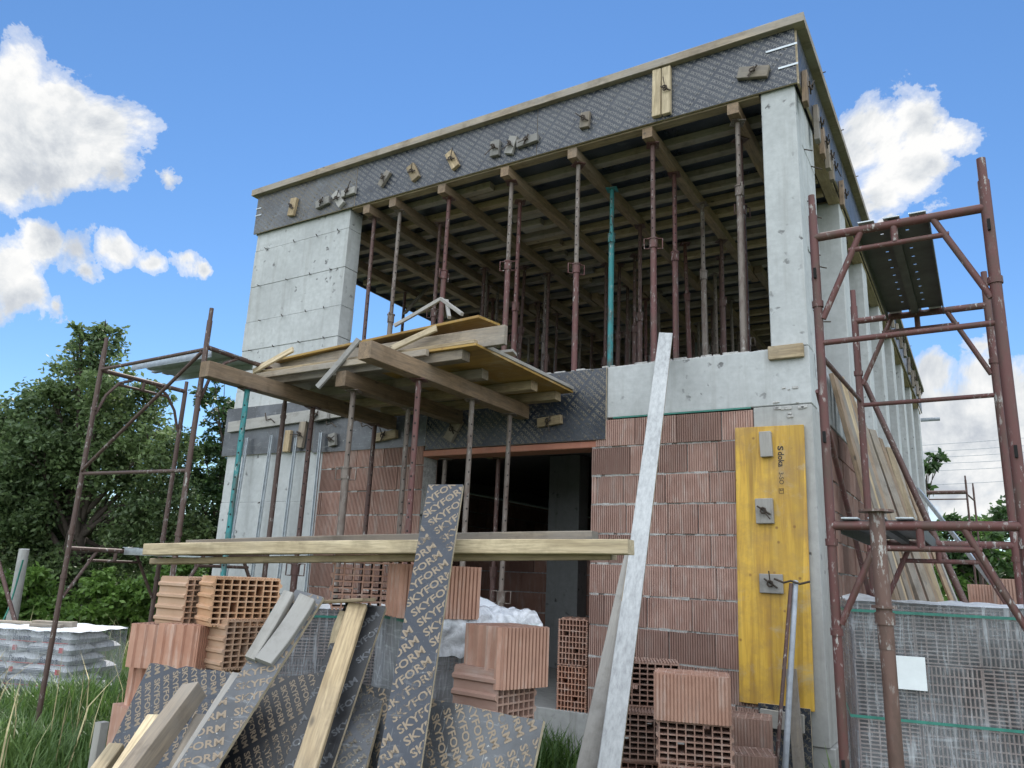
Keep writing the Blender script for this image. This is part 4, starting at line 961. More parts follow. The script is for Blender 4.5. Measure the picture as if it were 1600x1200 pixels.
for (px, py, y, lb, c) in ((693, 760, .15, 'prop just inside the door behind the long lettered board', PGB), (779, 720, .35, 'prop just inside the doorway under a short pale header block', PDK)):
    p = at(px, py, Y=y); prop((p.x, y, 2.775 if y < .2 else 2.79), ZF, c, lb, 'props in the doorway', cz=.5)
p = at(779, 712, Y=.35); timber('header_block', (p.x-.12, .35, 2.815), (p.x+.12, .35, 2.815), .08, .045, W_NEW['X'], 'short pale header block on the doorway prop', 'timber')
# steel channels leaning on the left wall
for (a, b_, lb) in (((388, 684), (376, 760), 'first'), ((426, 680), (406, 822), 'second'), ((464, 684), (447, 822), 'third'), ((503, 676), (489, 822), 'fourth')):
    p0, p1 = at(*a, Y=-.06), at(*b_, Y=-.10); z_ = (p1-p0).normalized(); p1 = p1+z_*1.6 if p1.z > 1.7 else p1; y_ = V((0, -1, 0)); y_ = (y_-z_*y_.dot(z_)).normalized(); x_ = y_.cross(z_); Ln = (p1-p0).length
    MBX = MB().box(-.02, .02, 0, .004, 0, Ln).box(-.02, -.016, .004, .02, 0, Ln).box(.016, .02, .004, .02, 0, Ln)
    tag(MBX.build('steel_channel', GALV, None, basis(p0, x_, y_, z_)), lb+' from the left of the thin steel channels leaning on the left wall', 'steel channel', 'steel channels on the left wall')

# ------------------------------------------------------------------ scaffolds
def scaffold(name, label, members, col=PRED, loc=(0, 0, 0)):
    root = empty(name, loc, label, 'scaffold', 'steel frame scaffolds')
    for (nm, pts, r_) in members:
        mb = MB()
        if len(pts) == 2: mb.tube(pts[0], pts[1], r_, 14)
        else: mb.path(pts, r_, 10)
        if nm == 'post':
            a, b_ = V(pts[0]), V(pts[1]); d = (b_-a).normalized()
            for z_ in (1.46, 1.84, 2.96): 
                q = a+d*((z_-a.z)/d.z)
                if z_ < b_.z-.1: mb.tube(q, q+d*.03, r_+.006, 14)
            mb.tube(b_-d*.02, b_+d*.11, r_*.8, 12); 
        o = mb.build(nm, PAINT, root); o.color = col
    return root
def hframe(X0, X1, Y, z, axis='X', r_=.0205, bend=False):
    """ledger, lower rail, strut and two braces of a frame at height z between two posts"""
    P = (lambda u, zz: (u, Y, zz)) if axis == 'X' else (lambda u, zz: (Y, u, zz))
    s_ = 1 if X1 > X0 else -1; w_ = abs(X1-X0); c = (X0+X1)/2
    m_ = [('ledger', [P(X0, z), P(X1, z)], r_), ('rail', [P(X0+s_*w_*.21, z-.095), P(X1-s_*w_*.21, z-.095)], .0125), ('strut', [P(c-s_*.01, z-.09), P(c-s_*.01, z-.005)], .016)]
    for (u0, sg) in ((X0, s_), (X1, -s_)):
        if bend: m_.append(('brace', [P(u0+sg*.02, z-.42), P(u0+sg*w_*.10, z-.22), P(u0+sg*w_*.22, z-.08), P(u0+sg*w_*.36, z-.02)], .0135))
        else: m_.append(('brace', [P(u0+sg*.02, z-.42), P(u0+sg*w_*.29, z-.01)], .0145))
    return m_
XL, XR_, YN, YF = .465, 1.188, -2.4, -1.03
mem = [('post', [(XL, YN, 0), (XL, YN, 3.44)], .0205), ('post', [(XR_, YN, 0), (XR_, YN, 3.45)], .0235), ('post', [(XL, YF, 0), (XL, YF, 3.42)], .021), ('post', [(XR_, YF, 0), (XR_, YF, 3.42)], .021)]
mem += hframe(XL, XR_, YN, 3.32)+hframe(XL, XR_, YF, 3.32)+hframe(XL, XR_, YN, 1.928)+hframe(XL, XR_, YF, 1.928)
mem += [('guard_rail', [(XL, YN, 2.78), (XR_, YN, 2.785)], .0135), ('guard_rail', [(XL, YF, 2.77), (XR_, YF, 2.775)], .0135), ('side_brace', [(XL, YN, 2.72), (XL, YF, 2.8)], .012), ('side_brace', [(XL-.02, YN, 2.55), (XL-.02, YF, 1.6)], .014), ('side_brace', [(XR_, YN, 2.3), (XR_, YF, .9)], .014)]
rs = scaffold('frame_scaffold', 'red painted frame scaffold right of the house corner', mem, PRED, (.83, -1.7, 0))
for (x, z) in ((XL, .92), (XL, 2.3), (XR_, 2.2), (XR_, 1.1), (XR_, 3.2), (XL, 3.1)):
    o = MB().box(x-.006, x+.006, YN-.04, YN-.022, z, z+.05).build('locking_pin', HOLE, rs)
def deck(name, label, x0, x1, y0, y1, z, axis='Y', mat=DKSTEEL, sides=.06):
    """steel deck plank with turned down edges, a middle rib, drain holes as dimples and hooks at both ends"""
    root = empty(name, ((x0+x1)/2, (y0+y1)/2, z), label, 'deck', 'scaffold decks')
    pm = MB()
    if axis == 'Y':
        xc = (x0+x1)/2; ys = [y0]; yy_ = y0+.1
        while yy_ < y1-.08: ys += [yy_, yy_+.014]; yy_ += .115
        ys.append(y1); xs2 = [x0, xc-.062, xc-.048, xc+.048, xc+.062, x1]
        for i in range(5):
            for j in range(len(ys)-1):
                if not (i in (1, 3) and j % 2 == 1): pm.box(xs2[i], xs2[i+1], ys[j], ys[j+1], z-.004, z)
    else: pm.box(x0, x1, y0, y1, z-.004, z)
    pm.build('deck_plate', mat, root)
    ed = MB()
    if axis == 'Y':
        for x in (x0, x1-.006): ed.box(x, x+.006, y0, y1, z-sides, z-.0045)
        ed.box((x0+x1)/2-.02, (x0+x1)/2+.02, y0, y1, z-.03, z-.0045)
    else:
        for y in (y0, y1-.006): ed.box(x0, x1, y, y+.006, z-sides, z-.0045)
        ed.box(x0, x1, (y0+y1)/2-.02, (y0+y1)/2+.02, z-.03, z-.0045)
    ed.build('side_flange', GALV if mat is GALV else DKSTEEL, root)
    hk = []
    for t in (.15, .5, .85):
        for e in (0, 1):
            if axis == 'Y': x = x0+(x1-x0)*t; y = (y0, y1)[e]; s_ = (-1, 1)[e]; mb = MB().box(x-.035, x+.035, *sorted((y-s_*.02, y+s_*.055)), z+.001, z+.009, bev=.002)
            else: y = y0+(y1-y0)*t; x = (x0, x1)[e]; s_ = (-1, 1)[e]; mb = MB().box(*sorted((x-s_*.02, x+s_*.055)), y-.035, y+.035, z+.001, z+.009, bev=.002)
            mb.build('hook', GALV, root)
    return root
dk = deck('scaffold_deck', 'dark steel deck hooked on the top ledgers of the right scaffold', .655, .965, YN+.035, YF-.035, 3.345)
deck('scaffold_deck', 'dark steel deck on the lower ledgers of the right scaffold by the wall', .50, .81, YN+.035, YF-.035, 1.955)
# left scaffold
X1_, X2_, YA, YB_ = -5.857, -4.356, -2.24, -1.335
mem = [('post', [(X1_, YA, -.1), (X1_, YA, 3.55)], .022), ('post', [(X1_, YB_, -.1), (X1_, YB_, 3.34)], .022), ('post', [(X2_, YA, -.1), (X2_, YA, 3.62)], .022), ('post', [(X2_, YB_, -.1), (X2_, YB_, 3.10)], .022)]
mem += hframe(YA, YB_, X1_, 3.345, 'Y', r_=.021, bend=True)+hframe(YA, YB_, X1_, 1.715, 'Y', r_=.021)+hframe(YA, YB_, X2_, 1.715, 'Y', r_=.021)
mem += [('ledger', [(X2_, YA, 3.39), (X2_, YB_+.1, 3.37)], .02), ('brace', [(X2_, YA+.02, 2.95), (X2_, YA+.08, 3.15), (X2_, YA+.2, 3.30), (X2_, YA+.32, 3.37)], .0135)]
mem += [('guard_rail', [(X1_, YA, 2.375), (X2_, YA, 2.355)], .0155), ('diagonal_brace', [(X1_+.02, YA-.02, 2.40), (X2_-.02, YA-.02, 3.34)], .0155), ('guard_rail', [(X1_, YA, 3.35), (X2_, YA, 3.37)], .0155)]
scaffold('frame_scaffold', 'brownish frame scaffold at the left front of the house', mem, (.085, .052, .044, 1), (-5.1, -1.8, 0))
deck('scaffold_deck', 'steel deck on the top of the left scaffold beside the canopy beam', X1_+.35, X2_-.03, -2.16, -1.72, 3.385, 'X', GALV)
deck('scaffold_deck', 'grey steel deck low on the left scaffold behind the plank ends', X1_+.05, X2_-.03, -1.75, -1.42, 1.745, 'X', GALV)
mem = [('post', [(.78, 16, 0), (.78, 16, 4.45)], .0242), ('post', [(.92, 17.6, 0), (.92, 17.6, 4.45)], .0242), ('post', [(-.2, 16, 0), (-.2, 16, 4.45)], .0242), ('ledger', [(-.2, 16, 4.15), (.78, 16, 4.15)], .05), ('guard_rail', [(-.2, 16, 3.98), (.78, 16, 3.98)], .016), ('rail', [(.78, 16, 4.1), (.92, 17.6, 4.1)], .02)]
scaffold('frame_scaffold', 'small dark scaffold far behind the right side of the house', mem, PDK, (.5, 16.5, 0))
tb = tag(MB().tube((.02, 13.9, 5.62), (.42, 13.9, 5.62), .045, 10).build('steel_tube', GREYPIPE), 'grey tube end jutting out at the far end of the roof formwork', 'tube')

# ------------------------------------------------------------------ planks on the block heaps
def twoface(o, other):
    o.data.materials.append(other)
    for p in o.data.polygons:
        if abs(p.normal.y) > .8: p.material_index = 1
a, b_ = at(237, 859, D=3.88), at(986, 855, D=2.95)
timber('long_plank', a, b_, .11, .056, W_PALE['X'], 'upper of the two long pale planks laid across the block heaps', 'plank', 'long planks across the block heaps', seg=10, bow=.008)
up_ = V((0, 0, 1)); back = V((-.2, 1, 0)).normalized()
timber('long_plank', at(241, 877, D=3.92)+back*.02, at(957, 868.5, D=3.02)+back*.02, .10, .030, W_NEW['X'], 'lower thin long plank under the pale plank on the block heaps', 'plank', 'long planks across the block heaps', seg=10)
timber('long_plank', at(300, 852, D=4.02)+V((0, 0, .0)), at(930, 840, D=3.17)+V((0, 0, .0)), .09, .05, W_OLD['X'], 'rough grey brown plank behind the two pale planks on the block heaps', 'plank', 'long planks across the block heaps', seg=10, bow=.01)
# timbers leaning at the door
def ext(p, q, z): d = q-p; return p+d*((z-p.z)/d.z)
p, q = at(1040, 526, Y=-.07), at(951, 1198, D=3.9); 
o = timber('white_timber', p, ext(p, q, .04), .115, .085, WHITEW, 'long lime whitened timber leaning on the upper sill in front of the bricks', 'timber', up=(.35, -.9, .3), seg=10, bow=.012); twoface(o, W_NEW['X'])
p, q = at(990, 868, D=4.9), at(919, 1198, D=4.0)
timber('grey_timber', p, ext(p, q, .04), .11, .05, W_GREY['X'], 'bluish grey timber leaning behind the left of the white timber', 'timber', up=(.35, -.9, .3), seg=8)
p, q = at(1243, 908, Y=-.16), at(1227, 1198, Y=-.62)
pp = empty('grey_pipe', ext(p, q, .02), 'grey pipe leaning on the yellow board', 'pipe'); MB().tube(p, ext(p, q, .02), .020, 14).build('tube', GREYPIPE, pp)
p, q = at(1236, 912, Y=-.20), at(1213, 1198, Y=-.66); e_ = ext(p, q, .02)
pp = empty('rusty_rod', e_, 'rusty steel rod with a wire tee at its head beside the grey pipe', 'rod'); o = MB().tube(p, e_, .013, 10).build('rod', PAINT, pp); o.color = PDK
MB().path([p+V((-.12, .02, .03)), p+V((-.05, 0, .005)), p+V((0, 0, .02)), p+V((.06, 0, .0)), p+V((.13, 0, .02))], .008, 8).build('wire_tee', WIRE, pp)
p, q = at(1236, 1046, Y=-.18), at(1248, 1198, Y=-.42); timber('wood_offcut', p, ext(p, q, .02), .075, .022, W_OLD['X'], 'narrow brown board leaning under the yellow shutter behind the pipe', 'offcut', up=(0, -1, .2))
# upside down prop standing in front of the pallet
sp = V((.69, -2.74, 0)); root = empty('steel_prop', sp, 'upside down rusty prop standing in front of the big wrapped pallet', 'prop')
for nm, mb in (('outer_tube', MB().tube(sp+V((.012, 0, .01)), sp+V((.004, 0, 1.48)), .0275, 14)), ('inner_tube', MB().tube(sp+V((.004, 0, 1.44)), sp+V((0, 0, 1.955)), .0295, 14)), ('collar', MB().tube(sp+V((.004, 0, 1.53)), sp+V((.004, 0, 1.575)), .036, 14).tube(sp+V((.004, 0, 1.59)), sp+V((.004, 0, 1.60)), .046, 14)),
               ('end_plate', MB().tube(sp+V((0, 0, 1.955)), sp+V((0, 0, 1.964)), .065, 18)), ('base_plate', MB().box(sp.x-.06, sp.x+.06, sp.y-.06, sp.y+.06, 0, .01))):
    o = mb.build(nm, PAINT, root); o.color = (.13, .075, .06, 1)
# planks leaning on the side wall
names = ['first', 'second', 'third', 'fourth', 'fifth', 'sixth', 'seventh', 'eighth', 'ninth', 'tenth', 'eleventh', 'twelfth', 'thirteenth', 'last']
tops = [(1301, 585), (1305, 590), (1310, 588), (1316, 598), (1323, 612), (1331, 628), (1340, 645), (1352, 668), (1362, 672), (1374, 686), (1388, 700), (1400, 720), (1410, 735), (1422, 750)]
for i, t_ in enumerate(tops):
    u = i/13; bx, by = 1388+106*u+R.uniform(-9, 9), 905+35*min(1, u*2)
    p = at(*t_, X=.045); q = at(bx, by, Y=p.y-.08*i*.6-.1); wd = (.09, .11, .15, .10, .11, .08, .12, .08, .10, .08, .10, .07, .09, .06)[i]
    timber('long_board', p, ext(p, q, .03), wd, .024+R.uniform(0, .02), (W_DARK, W_OLD, W_NEW, W_OLD, W_DARK, W_NEW, W_OLD, W_DARK, W_OLD, W_DARK, W_NEW, W_OLD, W_DARK, W_GREY)[i]['X'], names[i]+' from the corner of the boards leaning on the right side wall', 'board', 'boards leaning on the side wall', up=(.9, -.45+R.uniform(-.4, .3), .4), seg=8, bow=.04)
for i, (t_, b__, lb, m_) in enumerate((((1352, 600), (1452, 820), 'rusty prop tube leaning among the boards on the side wall', 0), ((1435, 765), (1545, 905), 'pale steel channel leaning outermost on the side wall boards', 1))):
    p = at(*t_, X=.06) if i == 0 else at(*t_, Y=5.0); q = at(*b__, Y=p.y-.9 if i == 0 else 2.6)
    if i == 0: o = tag(MB().tube(p, ext(p, q, .1), .03, 12).build('steel_tube', PAINT), lb, 'tube'); o.color = PDK
    else: timber('steel_channel', p, ext(p, q, .1), .06, .04, GALV, lb, 'steel channel', up=(.8, -.5, .4))

# ------------------------------------------------------------------ leaning boards in front
def board3(TL, TR, B, label, w_px=None, Ln=None, letters=None, fm=None, lm=None, t=.018, ragged=0, zmin=.03, cat='formwork board'):
    a, b_ = at(TL[0], TL[1], D=TL[2]), at(TR[0], TR[1], D=TR[2]); c = at(B[0], B[1], D=B[2]); x = (b_-a); w_ = x.length; x.normalize()
    y = (a+b_)/2-c; y = (y-x*y.dot(x)).normalized(); h_ = Ln or max(.3, (min(a.z, b_.z)-zmin)/y.z-.02)
    lt = lattice(w_, h_, *letters) if letters else None
    o = film_board('lettered_board' if letters else 'dark_board', basis(a-y*h_, x, y, x.cross(y)), w_, h_, t, lt, fm or FILM, lm or LETTER, None, ragged)
    return tag(o, label, cat, 'film faced boards leaning in front')
ra = math.radians
board3((669, 757, 3.27), (723.5, 757, 3.24), (597, 1200, 2.62), 'tall narrow dark board with big tan lettering leaning across the long planks', letters=(.032, ra(40), SKY, .9, 1.5, (.03, .01), 1.2))
board3((556, 1066, 3.02), (849, 1126, 2.62), (728, 1300, 2.52), 'wide lettered board with a splintered top corner low in the middle', letters=(.031, ra(-57), SKY, .9, 1.6, (0, .02), 1.15), ragged=.006, fm=FILM_OLD)
board3((234, 1036, 3.45), (396, 1052, 3.30), (268, 1200, 3.1), 'broken lettered board at the left with a ragged top edge', letters=(.027, ra(-62), SKY, .9, 1.6, (.01, .0), 1.15), ragged=.014)
board3((384, 1064, 3.5), (548, 1046, 3.40), (440, 1200, 3.15), 'dark lettered board in the shade behind the slanting glossy board', letters=(.027, ra(-62), SKY, .9, 1.6, (.05, .0), 1.15), fm=FILM_BLACK)  # the shade on this board is put into its blacker film colour
board3((462, 921, 3.16), (506, 933, 3.13), (328, 1200, 2.55), 'glossy blue grey reflecting board slanting left with two wood battens', letters=(.03, ra(30), SKY, .9, 1.7, (.0, .02), 1.2), fm=FILM_OLD)
board3((540, 941, 3.2), (603, 948, 3.17), (522, 1200, 2.68), 'black scuffed board behind the long brown plank in the middle', fm=FILM_BLACK, letters=(.026, ra(50), SKY, 1.5, 2.4, (.3, .3), 1.2), lm=FILM_OLD)
board3((556, 1084, 2.98), (602, 1080, 2.96), (540, 1200, 2.7), 'short grey dusty board left of the tall lettered board', letters=(.026, ra(40), SKY, .9, 1.6, (.02, .0), 1.15), fm=FILM_OLD, lm=LETTER_DIM)
def lean_timber(name, t_, b__, wd, h_, mat, label, cat='timber', up=None, zmin=.03, ln=None):
    p, q = at(*t_[:2], D=t_[2]), at(*b__[:2], D=b__[2]); e_ = ext(p, q, zmin) if ln is None else p+(q-p).normalized()*ln
    return timber(name, p, e_, wd, h_, mat, label, cat, None, None, up or (.45, -.85, .35), seg=6, bow=.006)
lean_timber('leaning_plank', (559, 946, 3.13), (481, 1200, 2.58), .078, .03, W_NEW['X'], 'long brown plank leaning in front of the black scuffed board', 'plank')
timber('cap_plank', at(503, 941, D=3.2), at(577, 937, D=3.12), .10, .014, W_NEW['X'], 'thin pale plank lying across the top of the black scuffed board', 'plank')
lean_timber('wood_batten', (537, 957, 3.16), (523, 1002, 3.08), .03, .03, W_PALE['X'], 'small pale batten tucked left of the long brown plank', 'batten', ln=.16)
lean_timber('wood_batten', (452, 928, 3.10), (408, 1004, 2.94), .045, .04, W_GREY['X'], 'left of the two short battens on the glossy board', 'batten', ln=.30)
lean_timber('wood_batten', (481, 936, 3.08), (430, 1010, 2.92), .072, .042, W_GREY['X'], 'right wider one of the two short battens on the glossy board', 'batten', ln=.30)
lean_timber('leaning_plank', (372, 1056, 2.97), (283, 1200, 2.62), .045, .035, W_GREY['X'], 'grey plank along the left edge of the glossy board', 'plank')
lean_timber('leaning_beam', (303, 1079, 2.93), (214, 1200, 2.60), .075, .075, W_OLD['X'], 'thick brown beam with a sawn end in front of the broken lettered board', 'beam', up=(.1, -.9, .5))
lean_timber('leaning_plank', (242, 1122, 2.92), (193, 1196, 2.7), .055, .035, W_PALE['X'], 'pale plank just left of the thick brown beam', 'plank')
lean_timber('leaning_plank', (182, 1166, 2.9), (158, 1200, 2.8), .06, .03, W_PALE['X'], 'short pale plank at the far left of the leaning timbers', 'plank')
lean_timber('leaning_plank', (320, 1120, 2.88), (281, 1200, 2.68), .072, .03, W_OLD['X'], 'brown grey plank right of the thick brown beam', 'plank')
p = at(160, 1128, D=3.6); timber('wooden_stake', p, (p.x-.02, p.y, -.05), .045, .045, W_GREY['X'], 'square grey stake standing in the grass at the left', 'stake', up=(0, -1, 0))

# ------------------------------------------------------------------ greenery
def leaves(name, blobs, n, size, mat, parent=None, rr=None, shell=.55, droop=.3):
    """many small folded leaves spread through a union of clumps; each leaf keeps its own tone"""
    rr = rr or R; vs = []; fs = []; tn = []
    wts = [b_[1]**2.2 for b_ in blobs]; tot = sum(wts)
    for (c, rad, *sq), wt in zip(blobs, wts):
        k_ = int(n*wt/tot); base = rr.uniform(.15, .6); zs = sq[0] if sq else .85
        twigs = [V((rr.gauss(0, 1), rr.gauss(0, 1), rr.gauss(0, 1))).normalized() for _ in range(max(6, int(k_/45)))]
        for _ in range(k_):
            d = rr.choice(twigs); t = (shell+(1-shell)*rr.random()**.7)*rr.uniform(.85, 1.12) if rr.random() < .8 else rr.random()
            p = V(c)+V((d.x, d.y, d.z*zs))*rad*t+V((rr.gauss(0, .12), rr.gauss(0, .12), rr.gauss(0, .12)))*rad*.9
            s_ = size*rr.uniform(.6, 1.3); a = V((rr.gauss(0, 1), rr.gauss(0, 1), rr.gauss(-droop, .6))).normalized(); b_ = a.orthogonal(); b_ = (Matrix.Rotation(rr.uniform(0, 6.28), 3, a) @ b_).normalized()
            o = len(vs); vs += [p, p+a*s_*.5+b_*s_*.26, p+a*s_, p+a*s_*.5-b_*s_*.26]; fs += [[o, o+1, o+2, o+3]]
            tn.append(max(.02, min(1, base+rr.gauss(0, .18))))
    me = bpy.data.meshes.new(name); me.from_pydata([tuple(v) for v in vs], [], fs); me.materials.append(mat)
    at_ = me.attributes.new('tint', 'FLOAT', 'FACE'); at_.data.foreach_set('value', tn); me.update(); return link(name, me, parent)
def tree(label, base, blobs, n, size, mat, r0=.18, limbs=True, group=None, name='tree', cat='tree', seed=1):
    rr = random.Random(seed); root = empty(name, base, label, cat, group); b_ = V(base); tm = MB()
    top = V((sum(q[0][0] for q in blobs)/len(blobs), sum(q[0][1] for q in blobs)/len(blobs), max(q[0][2] for q in blobs)))
    mid = b_.lerp(top, .45)+V((rr.uniform(-.2, .2), rr.uniform(-.2, .2), 0))
    tm.path([b_-V((0, 0, .2)), b_+V((.02, 0, .3)), b_.lerp(mid, .6), mid, top], r0, 9, 0, [r0*1.25, r0, r0*.85, r0*.65, r0*.08])
    if limbs:
        for (c, rad, *_) in blobs:
            st = b_.lerp(mid, rr.uniform(.45, 1)) ; m_ = st.lerp(V(c), .5)+V((rr.uniform(-.15, .15), rr.uniform(-.15, .15), rr.uniform(0, .25)))
            tm.path([st, m_, V(c)], .05, 6, 0, [r0*.38, r0*.2, r0*.05])
            for _ in range(3):
                e_ = V(c)+V((rr.gauss(0, 1), rr.gauss(0, 1), rr.gauss(.3, 1))).normalized()*rad*.8; tm.path([m_.lerp(V(c), rr.random()), V(c).lerp(e_, .5), e_], .02, 5, 0, [r0*.12, r0*.07, r0*.02])
    tm.build('trunk', BARK, root); leaves('crown', blobs, n, size, mat, root, rr); return root
def pb(lst, D, f=1.0, z=.85): return [(tuple(at(x, y, D=D+dd)), r_*(D+dd)/FPX*f, z) for x, y, r_, dd in lst]
big = [(200,720,45,.9),(150,720,60,.2),(230,770,50,.8),(160,640,50,.6),(90,900,60,.2),(20,790,60,0),(270,700,40,.5),(285,830,40,.6),(250,890,50,.8),(50,700,50,-.2),(150,545,40,0),(125,600,52,.5),(170,590,40,-.4),(75,650,60,.6),(190,655,62,.2),(15,690,70,.3),(110,700,70,1),(235,700,50,-.2),(55,770,80,.5),(20,860,80,.6),(130,800,60,1.2),(255,780,55,.2),(215,830,60,.6),(95,880,70,1.0),(170,900,60,1),(262,860,45,.3),(120,535,18,.2),(165,515,24,0),(130,515,16,-.1),(85,620,30,.2),(-60,740,90,.5),(-80,850,90,.6),(-40,660,50,.4),(240,620,30,.2)]
tree('large dark green tree behind the left scaffold', tuple(at(103, 985, D=13.4)), pb(big, 13.2, 1.0), 105000, .092, LEAF, .17, seed=3)
thin = [(330,620,26,0),(345,660,30,.3),(318,700,30,.1),(350,720,36,.2),(330,770,32,0),(310,815,34,.2),(345,830,34,.3),(335,588,12,0),(300,740,20,-.2),(365,780,30,.4),(320,870,34,.2)]
tree('slender thin leaved tree between the big tree and the house wall', tuple(at(322, 960, D=14.5)), pb(thin, 14.5, .9), 6500, .10, LEAF_F, .06, seed=5)
tree('second slender tree with few leaves close to the left wall', tuple(at(352, 960, D=15.5)), pb([(352,640,22,0),(362,690,26,.2),(345,750,28,0),(360,800,30,.2),(340,850,30,.1)], 15.5, .9), 3600, .10, LEAF_F, .05, seed=6)
for i, (lst, D, lb, n_) in enumerate((([(25,950,44,0),(60,935,36,.2),(85,965,34,0),(10,915,30,.2),(45,905,24,0)], 11.6, 'light green bush behind the cement bags left of the tree trunk', 4200), ([(150,945,44,0),(180,965,36,.2),(205,935,40,.3),(165,915,30,.2),(225,960,34,.4)], 12.2, 'light green bush between the tree trunk and the block heap', 4500), ([(262,915,36,0),(240,950,34,.2),(290,890,32,.4),(285,940,40,.3)], 12.6, 'light green bush behind the upper left blocks', 3400), ([(-50,950,60,0),(-110,930,70,.2),(-170,960,60,.3)], 11.0, 'light green bush outside the left edge of the scene', 3000))):
    tree(lb, tuple(at(lst[0][0], 1015, D=D)), pb(lst, D, 1.0), n_, .11, LEAF_L, .03, name='bush', cat='bush', group='bushes behind the cement bags', seed=10+i)
# a row of trees far behind on both sides
rr = random.Random(8)
for i in range(16):
    x = -30+i*1.9+rr.uniform(-.6, .6)-(0 if i < 12 else 0); y = 9+rr.uniform(-1.5, 3)+i*.7; h_ = rr.uniform(3.2, 5.2)
    if x > -7.9: continue
    bl = [((x+rr.gauss(0, .9), y+rr.gauss(0, .8), h_*rr.uniform(.2, .95)), rr.uniform(.7, 1.2)) for _ in range(9)]
    tree('tree in the dense row closing the garden on the left behind the big tree', (x, y, 0), bl, 3600, .19, LEAF, .12, group='trees closing the garden on the left', seed=30+i)
xs_ = [(1445, 838, 42), (1478, 832, 46), (1500, 826, 44), (1530, 836, 50), (1555, 815, 46), (1585, 812, 58), (1625, 815, 60), (1665, 820, 60), (1720, 810, 70), (1800, 800, 80), (1900, 810, 90), (2050, 790, 100)]
tl = ['first', 'second', 'third', 'fourth', 'fifth', 'sixth']
for i, (px, py, r_) in enumerate(xs_):
    D = 34+rr.uniform(-3, 4); c = at(px, py, D=D); rad = r_*D/FPX
    bl = [((c.x+rr.gauss(0, .55)*rad, c.y+rr.gauss(0, .5)*rad, max(.4, c.z-rad*rr.uniform(0, 2.2))), rad*rr.uniform(.35, .6)) for _ in range(9)]+[((c.x, c.y, c.z), rad*.6)]
    lb = (tl[i]+' from the left of the far trees beyond the right scaffold') if i < 6 else 'tree of the far row running on beyond the right edge'
    tree(lb, (c.x, c.y, 0), bl, 3000, .32, LEAF_F if i % 3 else LEAF_L, .15, group='far trees on the right', seed=60+i)
tw = [(1455, 725, 10, 0), (1462, 712, 9, .2), (1440, 735, 12, 0), (1470, 718, 6, .1), (1450, 765, 8, 0)]
c = at(1430, 760, D=22); tree('thin twiggy treetop showing past the far house corner', (c.x-.6, c.y, 0), pb(tw, 22, 1.0), 260, .22, LEAF_F, .08, seed=90)
# grass
def blades(name, pts, hmin, hmax, mat, label, cat, kind=None, rr=None, wdt=.006):
    rr = rr or random.Random(4); vs = []; fs = []; tn = []
    for (x, y, z0, hs) in pts:
        h_ = rr.uniform(hmin, hmax)*hs; a = rr.uniform(0, 6.28); lean = rr.uniform(.1, .7)*h_; dx, dy = math.cos(a), math.sin(a); w_ = wdt*rr.uniform(.7, 1.6)
        o = len(vs); px_, py_ = -dy*w_, dx*w_
        vs += [(x-px_, y-py_, z0-.02), (x+px_, y+py_, z0-.02), (x+dx*lean*.3+px_*.8, y+dy*lean*.3+py_*.8, z0+h_*.6), (x+dx*lean*.3-px_*.8, y+dy*lean*.3-py_*.8, z0+h_*.6), (x+dx*lean, y+dy*lean, z0+h_*(1-.25*lean/h_))]
        fs += [[o, o+1, o+2, o+3], [o+3, o+2, o+4]]; t = max(.02, min(1, rr.gauss(.45, .2)+.9*noise.noise(V((x*.7, y*.7, 9))))); tn += [t, t]
    me = bpy.data.meshes.new(name); me.from_pydata(vs, [], fs); me.materials.append(mat); at_ = me.attributes.new('tint', 'FLOAT', 'FACE'); at_.data.foreach_set('value', tn); me.update()
    return tag(link(name, me), label, cat, None, kind)
rr = random.Random(21); pts = []
while len(pts) < 42000:
    x, y = rr.uniform(-16, -3.6), rr.uniform(-4.2, 4.5)
    q = V((x, y, 0))-CAM; dz = q.dot(CF); u_ = 800+FPX*q.dot(CR)/dz
    if u_ < -260 or u_ > 420 or (x > W-.3 and y > -.1): continue
    if rr.random() > (1 if y < 1 else .35): continue
    cl = .55+.9*max(0, noise.noise(V((x*.8, y*.8, 3)))+.25); pts.append((x, y, noise.noise(V((x*.35, y*.35, 0)))*.05, cl))
blades('grass', pts, .22, .62, GRASS, 'tall green meadow grass round the cement bags', 'grass', 'stuff', rr, .007)
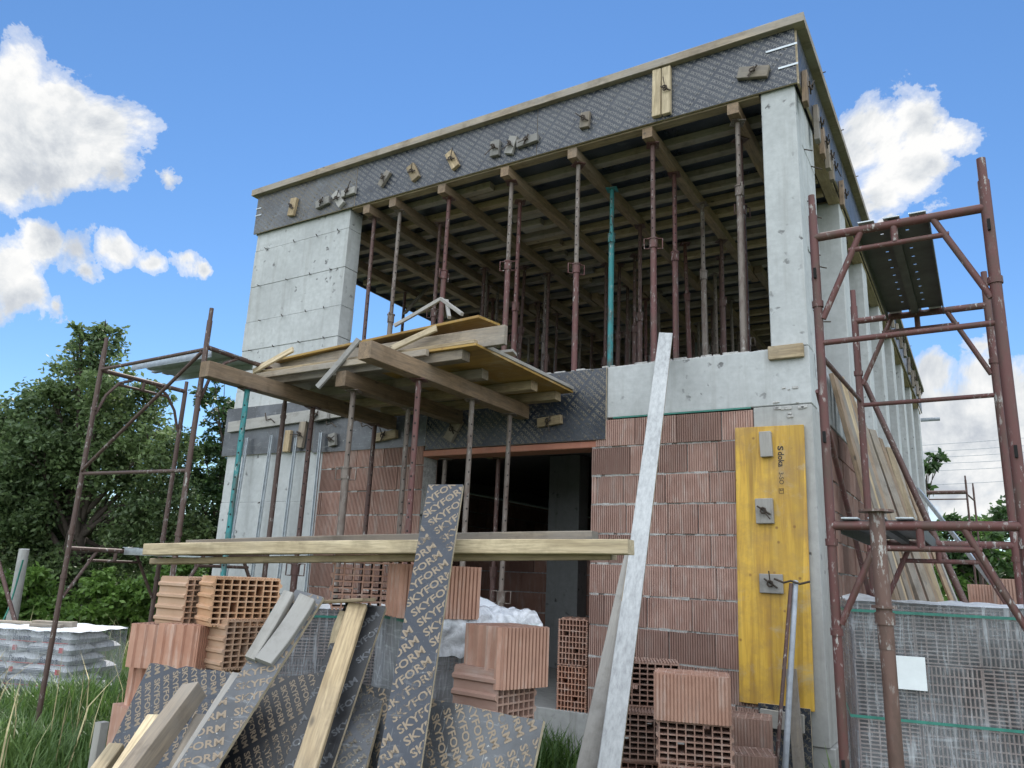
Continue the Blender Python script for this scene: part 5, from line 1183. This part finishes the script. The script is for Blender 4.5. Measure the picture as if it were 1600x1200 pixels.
st = []
while len(st) < 420:
    x, y = rr.uniform(-13, -4.2), rr.uniform(-3.6, 1.5)
    if not (x > W-.3 and y > -.1) and noise.noise(V((x*.5, y*.5, 2))) > -.1: st.append((x, y, 0, 1.))
blades('dry_grass', st, .6, 1.05, plain('straw_stalks', (.42, .36, .20), .8), 'pale dry seed stalks standing up out of the meadow grass', 'dry grass', 'stuff', rr, .0045)
pts = []
for _ in range(900): pts.append((rr.gauss(-1.95, .22), rr.gauss(-.55, .18), 0, 1.))
tag(blades('weed_clump', pts, .3, .62, GRASS, 'dark weed clump growing at the foot of the doorway', 'weeds', None, rr, .007), None, None)
pts = [(rr.gauss(.22, .10), rr.gauss(-1.0, .25), 0, 1.) for _ in range(500)]
blades('weed_clump', pts, .3, .75, GRASS, 'small weed clump between the right scaffold post and the wrapped pallet', 'weeds', None, rr, .008)
# fence post, rail and netting cord at the far left
p = at(38, 858, D=11.0); q = at(14, 1000, D=10.9); q.z = -.1
fp = empty('concrete_fence_post', q, 'mottled grey concrete post with green cord behind the cement bags', 'fence post'); MB().path([q, q.lerp(p, .5), p], .075, 8, 0, [.085, .08, .07]).build('post', CONC_OLD, fp)
MB().path([at(36, 875, D=10.8), at(22, 925, D=10.8), at(14, 950, D=10.7), at(-2, 985, D=10.4)], .012, 6).build('cord', STRAP, fp)
o = tag(MB().tube(at(-6, 865, D=10.5), at(36, 1015, D=9.8), .028, 10).build('steel_rail', PAINT), 'thin rusty rail slanting across the concrete fence post', 'rail'); o.color = PDK
# power lines
for i, (y0, y1) in enumerate(((696, 684), (706, 697), (715, 708), (724, 720), (735, 731), (757, 752))):
    a, b_ = at(1380, y0+3, D=70), at(1700, y1-9, D=62); m_ = (a+b_)/2-V((0, 0, .12))
    tag(MB().path([a, a.lerp(m_, .5)-V((0, 0, .03)), m_, m_.lerp(b_, .5)-V((0, 0, .03)), b_], .022, 5).build('power_line', GREYPIPE), 'thin power line crossing the clouds at the right', 'power line', 'power lines on the right')
